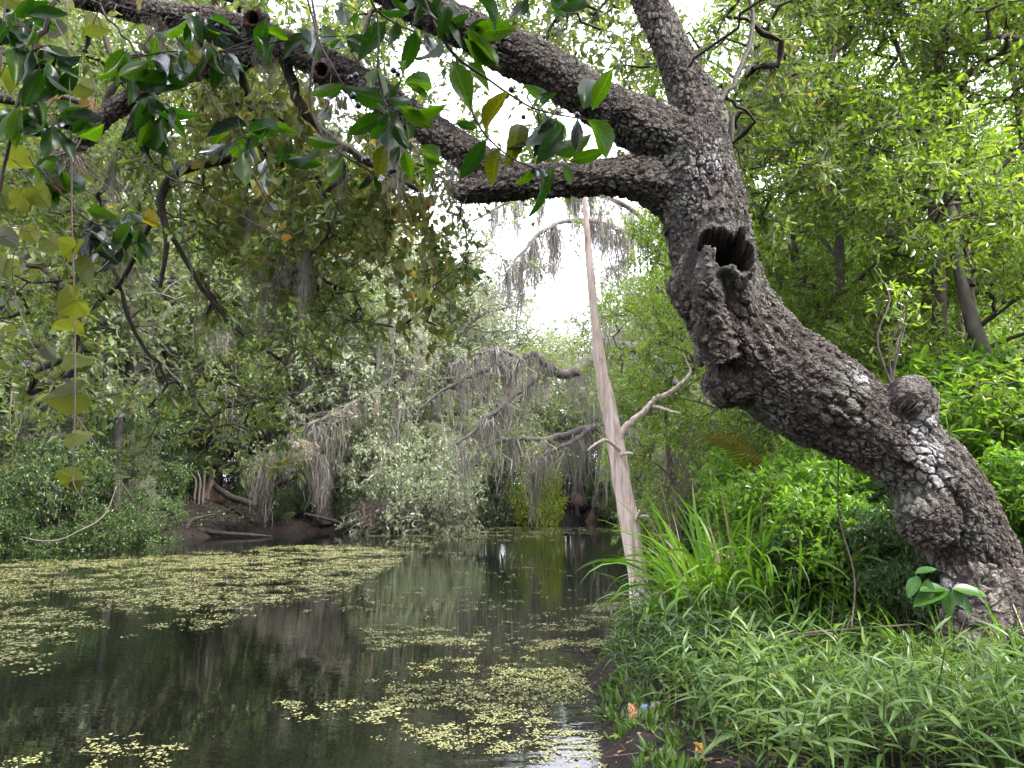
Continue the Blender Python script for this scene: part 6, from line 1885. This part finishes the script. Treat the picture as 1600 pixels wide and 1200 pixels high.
def plant_spec(seed):
    """stem points and leaf matrices of one plant"""
    r = np.random.default_rng(seed)
    h = r.uniform(0.24, 0.42)
    top = np.array([r.normal(0, 0.07), r.normal(0, 0.07), h])
    st = spline([(0, 0, -0.04), top * np.array([0.3, 0.3, 0.5]), top], 7)
    L = []
    nodes = int(r.integers(5, 7))
    for k in range(nodes):
        u = 0.28 + 0.72 * k / (nodes - 1)
        p = np.array([np.interp(u, np.linspace(0, 1, 7), st[:, i]) for i in range(3)])
        a0 = k * 1.57 + r.normal(0, 0.4)
        for sgn in ((0, np.pi) if k < nodes - 1 else (0, 2.1, 4.2)):
            a = a0 + sgn + r.normal(0, 0.2)
            el = r.uniform(0.25, 0.75) + 0.35 * (u > 0.9)
            x = np.array([math.cos(a) * math.cos(el), math.sin(a) * math.cos(el), math.sin(el)])
            z = np.array([0, 0, 1.0]) + r.normal(0, 0.2, 3)
            L.append((p, x, z, r.uniform(0.10, 0.185) * (0.75 if u > 0.9 else 1), int(r.integers(0, 4))))
    return st, L


SPEC = [plant_spec(k) for k in range(8)]
STEM_ME, JOIN_ME = [], []
dgl = [np.array([v.co for v in m.vertices]) for m in NL]
dgf = [np.array([list(p.vertices) for p in m.polygons]) for m in NL]
for st, L in SPEC:
    mb = MB(); mb.tube(st, np.linspace(0.0045, 0.0025, 7), 5, False)
    STEM_ME.append(mb.mesh('plant_stem', [M['ruellia']]))
    for (p, x, z, ln, v) in L:
        x_ = nrm(x); z_ = nrm(z - x_ * np.dot(x_, z)); y_ = np.cross(z_, x_)
        mb.add(p + ln * (dgl[v][:, :1] * x_ + dgl[v][:, 1:2] * y_ + dgl[v][:, 2:3] * z_), dgf[v])
    JOIN_ME.append(mb.mesh('plant', [M['ruellia']]))
# spots on the bank
cand = []
tries = 0
bank_poly = [(985, 985), (1060, 965), (1150, 955), (1300, 950), (1420, 955), (1640, 985), (1640, 1240), (1180, 1240), (1130, 1190), (1075, 1120), (1000, 1075), (955, 1050), (960, 1010)]
wx = rb.uniform(0.6, 5.2, 16000); wy = rb.uniform(3.4, 8.3, 16000)
wz = gz(wx, wy)
ppx, ppy = to_px(np.stack([wx, wy, wz], -1))
ok = in_poly(ppx + rb.normal(0, 10, len(ppx)), ppy + rb.normal(0, 6, len(ppx)), bank_poly) & (river_sd(wx, wy) > 0.10)
ok &= np.hypot(wx - oak_loc[0], (wy - oak_loc[1] + 0.1)) > 0.55
for i in np.where(ok)[0]:
    if all((wx[i] - c[0]) ** 2 + (wy[i] - c[1]) ** 2 > 0.095 ** 2 for c in cand):
        cand.append((wx[i], wy[i], wz[i]))
cand.sort(key=lambda c: c[1])
print('T1', len(T1), 'OV', nv);print('bank plants', len(cand))
extra = []
GP = 'narrow-leaved plants covering the bank'
PL = 'leafy narrow-leaved plant in the green carpet on the bank below the oak'
for k, (x, y, z) in enumerate(cand):
    v = int(rb.integers(0, 8)); a = rb.uniform(0, 6.28); s = rb.uniform(0.8, 1.5) * (0.75 if P(1000, 1000, 6)[0] + 0.25 > x else 1) * (0.5 if (x > 2.2 and y > 4.5) else 1)
    if k < 70:
        t = link('bank_plant', STEM_ME[v], None, (x, y, z), (rb.normal(0, 0.08), rb.normal(0, 0.08), a), s)
        tag(t, PL, 'plant', GP)
        for (p, xa, za, ln, lvv) in SPEC[v][1]:
            o = link('leaf', NL[lvv], t)
            orient(o, p, xa, za, ln, np.zeros(3))
    elif k < 300:
        t = link('bank_plant', JOIN_ME[v], None, (x, y, z), (rb.normal(0, 0.08), rb.normal(0, 0.08), a), s)
        tag(t, PL, 'plant', GP)
    else:
        extra.append((x, y, z, v, a, s))
if extra:
    mb = MB()
    jv = [np.array([w_.co for w_ in m.vertices]) for m in JOIN_ME]
    jf = [np.array([list(p.vertices) for p in m.polygons]) for m in JOIN_ME]
    for (x, y, z, v, a, s) in extra:
        c_, s_ = math.cos(a), math.sin(a)
        q_ = jv[v] * s
        mb.add(np.stack([q_[:, 0] * c_ - q_[:, 1] * s_ + x, q_[:, 0] * s_ + q_[:, 1] * c_ + y, q_[:, 2] + z], -1), jf[v])
    o = link('bank_plants_behind', mb.mesh('bank_plants_behind', [M['ruellia']])); o['kind'] = 'stuff'
    tag(o, 'carpet of narrow-leaved plants farther up the bank', 'plant')

# short weeds on the mud and along the bank edge
wmb = MB()
n_ = 7000
x = rb.uniform(0.3, 4.6, n_); y = rb.uniform(3.6, 8.8, n_)
sdv = river_sd(x, y)
k = (sdv > 0.0) & ((sdv < 0.45) | (rb.uniform(0, 1, n_) < 0.35)) & ((vnoise(np.stack([x * 2.2, y * 2.2, 0 * x + 4], -1)) > -0.1))
x, y = x[k], y[k]; z = gz(x, y)
rep = 5
bp2 = np.repeat(np.stack([x, y, z - 0.005], -1), rep, 0) + rb.normal(0, 0.012, (len(x) * rep, 3)) * np.array([1, 1, 0])
bd = nrm(rb.normal(0, 0.6, bp2.shape) + np.array([0, 0, 0.8])); bn = nrm(np.cross(bd, rb.normal(0, 1, bd.shape)))
o = link('weeds', leaves_mesh('weeds', M['ruellia'], bp2, bd, bn, rb.uniform(0.03, 0.085, len(bp2)) * (1 + 0.9 * np.repeat(rb.uniform(0, 1, len(x)) ** 3, rep)), 'f', 0.26)); o['kind'] = 'stuff'
tag(o, 'short weeds sprouting from the mud along the bank edge', 'weeds')
# dead leaves and twigs on the mud
n_ = 2600
x = rb.uniform(0.2, 5.0, n_); y = rb.uniform(2.5, 9.0, n_); k = river_sd(x, y) > 0.02; x, y = x[k], y[k]
fp = np.stack([x, y, gz(x, y) + 0.012], -1)
fd = nrm(rb.normal(0, 1, fp.shape) * np.array([1, 1, 0.25])); fn_ = nrm(rb.normal(0, 0.35, fp.shape) + np.array([0, 0, 1.0])); fn_ = nrm(fn_ - fd * np.sum(fn_ * fd, 1, keepdims=True))
o = link('leaf_litter', leaves_mesh('leaf_litter', M['litter_leaf'], fp, fd, fn_, rb.uniform(0.03, 0.07, len(fp)), 'f', 0.42)); o['kind'] = 'stuff'
tag(o, 'brown leaf litter scattered on the bank soil', 'leaf litter')
tmb = MB(); A = fp[:700]; e = A + nrm(rb.normal(0, 1, A.shape) * np.array([1, 1, 0.4])) * rb.uniform(0.06, 0.3, (len(A), 1)); e[:, 2] = np.maximum(gz(e[:, 0], e[:, 1]) + 0.015, e[:, 2] * 0.5 + A[:, 2] * 0.5)
twigs_into(tmb, A, e, 0.0035)
o = link('bank_roots', tmb.mesh('bank_roots', [M['brown_twig']])); o['kind'] = 'stuff'
tag(o, 'thin roots and twigs on the muddy bank edge', 'roots')


# ground cover under the oak and on the far banks
def cover(name, label, n, x0, x1, y0, y1, size, mat, cond, shape='q', wid=0.5, hh=0.3):
    x = rb.uniform(x0, x1, n); y = rb.uniform(y0, y1, n)
    d = river_sd(x, y)
    k = cond(x, y, d); x, y = x[k], y[k]
    p = np.stack([x, y, gz(x, y) + rb.uniform(0, hh, len(x)) ** 1.0], -1)
    a = nrm(rb.normal(0, 0.8, p.shape) + np.array([0, 0, 0.3])); nn_ = rb.normal(0, 0.6, p.shape) + np.array([0, -0.2, 0.8]); nn_ = nrm(nn_ - a * np.sum(nn_ * a, 1, keepdims=True))
    o = link(name, leaves_mesh(name, M[mat], p, a, nn_, size * rb.uniform(0.6, 1.4, len(p)), shape, wid)); o['kind'] = 'stuff'
    tag(o, label, 'ground cover')


cover('ground_cover', 'green ground cover in patches on the far left bank', 26000, -22, 0, 22, 52, 0.12, 'bush_blue', lambda x, y, d: (d > 0.5) & (vnoise(np.stack([x * 0.6, y * 0.6, 0 * x], -1)) > -0.05), hh=0.35)
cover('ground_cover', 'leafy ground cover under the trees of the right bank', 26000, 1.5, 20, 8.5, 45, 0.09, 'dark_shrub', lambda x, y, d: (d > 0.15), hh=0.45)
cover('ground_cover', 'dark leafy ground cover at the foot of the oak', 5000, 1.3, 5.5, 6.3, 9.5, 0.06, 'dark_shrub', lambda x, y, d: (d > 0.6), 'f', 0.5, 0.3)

# ------------------------------------------------------------------ small single things
SEED_L = [leaf_detail('seedling_leaf', M['seedling'], OVAL, 0.5, 0.12, 0.2, 10, 0, 0.05, 90 + k, 2) for k in range(2)]
sl = P(1480, 965, 5.35)
sl[2] = float(gz(sl[0], sl[1]))
t = thing('seedling', 'broad-leaved seedling standing against the dark foot of the oak', 'plant', tuple(sl))
top = P(1478, 922, 5.35)
for k, (bx, by, x1, y1) in enumerate([(1480, 922, 1428, 938), (1482, 922, 1482, 962), (1490, 922, 1522, 958), (1488, 920, 1545, 924), (1478, 920, 1440, 916), (1490, 924, 1505, 945), (1450, 905, 1448, 945), (1430, 895, 1462, 885), (1435, 900, 1418, 930)]):
    B_, T_ = P(bx, by, 5.35), P(x1, y1, 5.3)
    o = link('leaf', SEED_L[k % 2], t); orient(o, B_, T_ - B_, nrm(CAM - B_) * 0.6 + np.array([0, 0, 0.8]), np.linalg.norm(T_ - B_), sl)
    mb = MB(); mb.tube(spline([sl - np.array([0, 0, 0.03]), (sl + B_) / 2, B_], 6) - sl, 0.003, 5); link('stem', mb.mesh('stem', [M['shrub']]), t)
LIME = [leaf_detail('lime_leaf', M['lime'], LANCE, 0.26, 0.15, 0.35, 12, 0, 0.05, 95 + k, 2) for k in range(2)]
for (x, y, Yk, n_, lab) in [(1478, 650, 6.9, 12, 'lime green lance-leaved shoot beside the burl'), (1540, 700, 6.8, 12, 'lime green lance-leaved shoot behind the lower oak trunk'), (1590, 740, 6.7, 10, 'lime green lance-leaved shoot right of the oak base')]:
    topp = P(x, y, Yk); b = topp.copy(); b[2] = gz(b[0], b[1])
    t = thing('leafy_shoot', lab, 'plant', tuple(b))
    pts = spline([b - np.array([0, 0, 0.05]), b * 0.5 + topp * 0.5 + np.array([0.05, 0, 0]), topp], 12)
    mb = MB(); mb.tube(pts - b, np.linspace(0.008, 0.003, 12), 5); link('stem', mb.mesh('stem', [M['shrub']]), t)
    for k in range(n_):
        p = pts[5 + k % 7]; a = k * 2.4 + rl.normal(0, 0.3); el = rl.uniform(0.0, 0.6)
        o = link('leaf', LIME[k % 2], t)
        orient(o, p, (math.cos(a) * math.cos(el), math.sin(a) * math.cos(el), math.sin(el)), (0, -0.3, 1), rl.uniform(0.2, 0.32), b)
# arching fern frond
fb = P(1210, 760, 8.4); fb[2] = gz(fb[0], fb[1])
t = thing('fern_frond', 'brownish arching fern frond between the moss and the bright shrub', 'fern', tuple(fb))
fpts = spline([fb, P(1205, 760, 8.4), P(1175, 722, 8.3), P(1140, 690, 8.2), P(1105, 682, 8.1), P(1088, 690, 8.0)], 40)
mb = MB(); mb.tube(fpts - fb, np.linspace(0.006, 0.002, 40), 5); link('stalk', mb.mesh('stalk', [M['fern']]), t)
FL = leaf_detail('fern_leaflet', M['fern'], NARROW, 0.2, 0.1, 0.15, 7, 0, 0, 99, 1)
for i in range(14, 39):
    for sgn in (-1, 1):
        tt = nrm(fpts[min(i + 1, 39)] - fpts[i - 1]); s_ = nrm(np.cross(tt, [0, 0.4, 1.0])) * sgn
        o = link('leaflet', FL, t); orient(o, fpts[i], s_ + tt * 0.5 + np.array([0, 0, -0.25]), np.cross(tt, s_) * sgn, 0.17 * (1 - ((i - 14) / 27) ** 2) + 0.03, fb)


# litter on the mud
def crumple(name, c, w_, h_, colour, seed, label, cat='litter', up=(0, -0.75, 0.66), mark=None):
    r = np.random.default_rng(seed)
    n1, n2 = 14, 12
    U, V_ = np.meshgrid(np.linspace(-0.5, 0.5, n1), np.linspace(-0.5, 0.5, n2), indexing='ij')
    q_ = np.stack([U * 5, V_ * 5, 0 * U + seed], -1)
    X_ = np.array([1, 0, 0.0]); Z_ = nrm(np.array(up, float)); Y2 = np.cross(Z_, X_)
    cr = 0.16 * vnoise(q_) + 0.08 * vnoise(q_ * 2.3)
    v = (U * w_ * (1 + 0.15 * vnoise(q_ + 9)))[..., None] * X_ + (V_ * h_ * (1 + 0.15 * vnoise(q_ + 19)))[..., None] * Y2 + (cr * w_)[..., None] * Z_
    i = np.arange(n1 - 1)[:, None] * n2 + np.arange(n2 - 1)[None]
    f = np.stack([i, i + n2, i + n2 + 1, i + 1], -1).reshape(-1, 4)
    m = rough_mat(name + '_film', colour, 30, 0.4, 0.2, 0.003, spec=0.5)
    o = link(name, mesh_np(name, v.reshape(-1, 3), f, [m], True), None, tuple(c))
    sl_ = o.modifiers.new('thick', 'SOLIDIFY'); sl_.thickness = 0.0025
    return tag(o, label, cat)


def on_ground(px, py, lift=0.02):
    p = PG(px, py, 0.25)
    for _ in range(12):
        p = PG(px, py, float(gz(p[0], p[1])) + lift)
    return p


crumple('wrapper', on_ground(990, 1112, 0.05), 0.075, 0.12, [(0, (0.02, 0.015, 0.01)), (0.45, (0.10, 0.05, 0.02)), (0.62, (0.36, 0.13, 0.01)), (1, (0.5, 0.22, 0.03))], 3, 'crumpled orange wrapper half buried in the mud at the bank edge')
crumple('wrapper', on_ground(1009, 1110, 0.05), 0.045, 0.10, [(0, (0.02, 0.02, 0.03)), (0.5, (0.03, 0.07, 0.15)), (1, (0.12, 0.2, 0.32))], 7, 'torn blue wrapper scrap beside the orange one')
crumple('scrap', on_ground(1025, 1102, 0.04), 0.07, 0.06, [(0, (0.08, 0.06, 0.05)), (1, (0.28, 0.23, 0.2))], 11, 'pale folded scrap right of the blue wrapper', up=(0.5, -0.6, 0.5))
crumple('fallen_leaf', on_ground(1094, 1167, 0.02), 0.055, 0.06, [(0, (0.3, 0.14, 0.01)), (1, (0.5, 0.27, 0.03))], 13, 'curled yellow-orange fallen leaf on the bare mud', 'leaf', up=(0.2, -0.5, 0.8))
crumple('fallen_leaf', on_ground(1300, 1175, 0.12), 0.04, 0.05, [(0, (0.45, 0.12, 0.06)), (1, (0.6, 0.25, 0.12))], 15, 'reddish fallen leaf among the bank plants', 'leaf')
# bright rosette at the waterline
rp0 = on_ground(967, 1152, 0.01)
t = thing('water_rosette', 'small lime green leaf rosette floating at the mud edge', 'plant', (rp0[0], rp0[1], max(rp0[2], 0.004)))
for k in range(9):
    a = k * 0.7; o = link('leaf', SEED_L[0] if False else LIME[k % 2], t); orient(o, np.zeros(3), (math.cos(a), math.sin(a), 0.45), (0, 0, 1), rl.uniform(0.05, 0.085), np.zeros(3))
# dry stems lying across the plants
for k, (rows, lab) in enumerate([([(1135, 985, 4, 6.2), (1210, 993, 4, 6.1), (1300, 985, 4, 6.0), (1440, 975, 3, 5.9)], 'dry straw stem lying across the bank plants'), ([(1140, 1003, 4, 6.1), (1215, 995, 4, 6.1), (1300, 990, 3, 6.1)], 'shorter straw stem crossing the long one'), ([(1330, 985, 2.5, 5.8), (1335, 900, 2.5, 6.0), (1310, 800, 2.5, 6.2), (1305, 690, 2.2, 6.2), (1246, 700, 1.5, 6.3)], 'thin vine stem hanging from the oak to the bank plants')]):
    pts, r = limb_px(rows, 24)
    t = thing('dry_stem', lab, 'stem', tuple(pts[0])); mb = MB(); mb.tube(pts - pts[0], r, 6); link('stem', mb.mesh('dry_stem', [M['pale_twig'] if k < 2 else M['brown_twig']]), t)

tri = 0
for o in bpy.data.meshes:
    tri += sum(max(0, n_ - 2) for n_ in np.unique(np.zeros(0))) if False else len(o.polygons) * 2
print('approx tris', tri, 'objects', len(bpy.data.objects))

# ------------------------------------------------------------------ humid air
hz = link('haze', mesh_np('haze', [(x, y, z) for x in (-470, 470) for y in (-220, 720) for z in (-2.5, 27)],
                          np.array([[0, 1, 3, 2], [4, 6, 7, 5], [0, 4, 5, 1], [2, 3, 7, 6], [0, 2, 6, 4], [1, 5, 7, 3]]), [], False))
hz['kind'] = 'stuff'
tag(hz, 'thin pale humid air over the creek', 'haze')
hm_, hn_, hl_ = new_mat('haze')
pv = hn_.new('ShaderNodeVolumePrincipled')
pv.inputs['Color'].default_value = (0.92, 0.94, 1.0, 1)
pv.inputs['Density'].default_value = 0.00012
ho_ = hn_.new('ShaderNodeOutputMaterial')
hl_.new(pv.outputs[0], ho_.inputs['Volume'])
hz.data.materials.append(hm_)
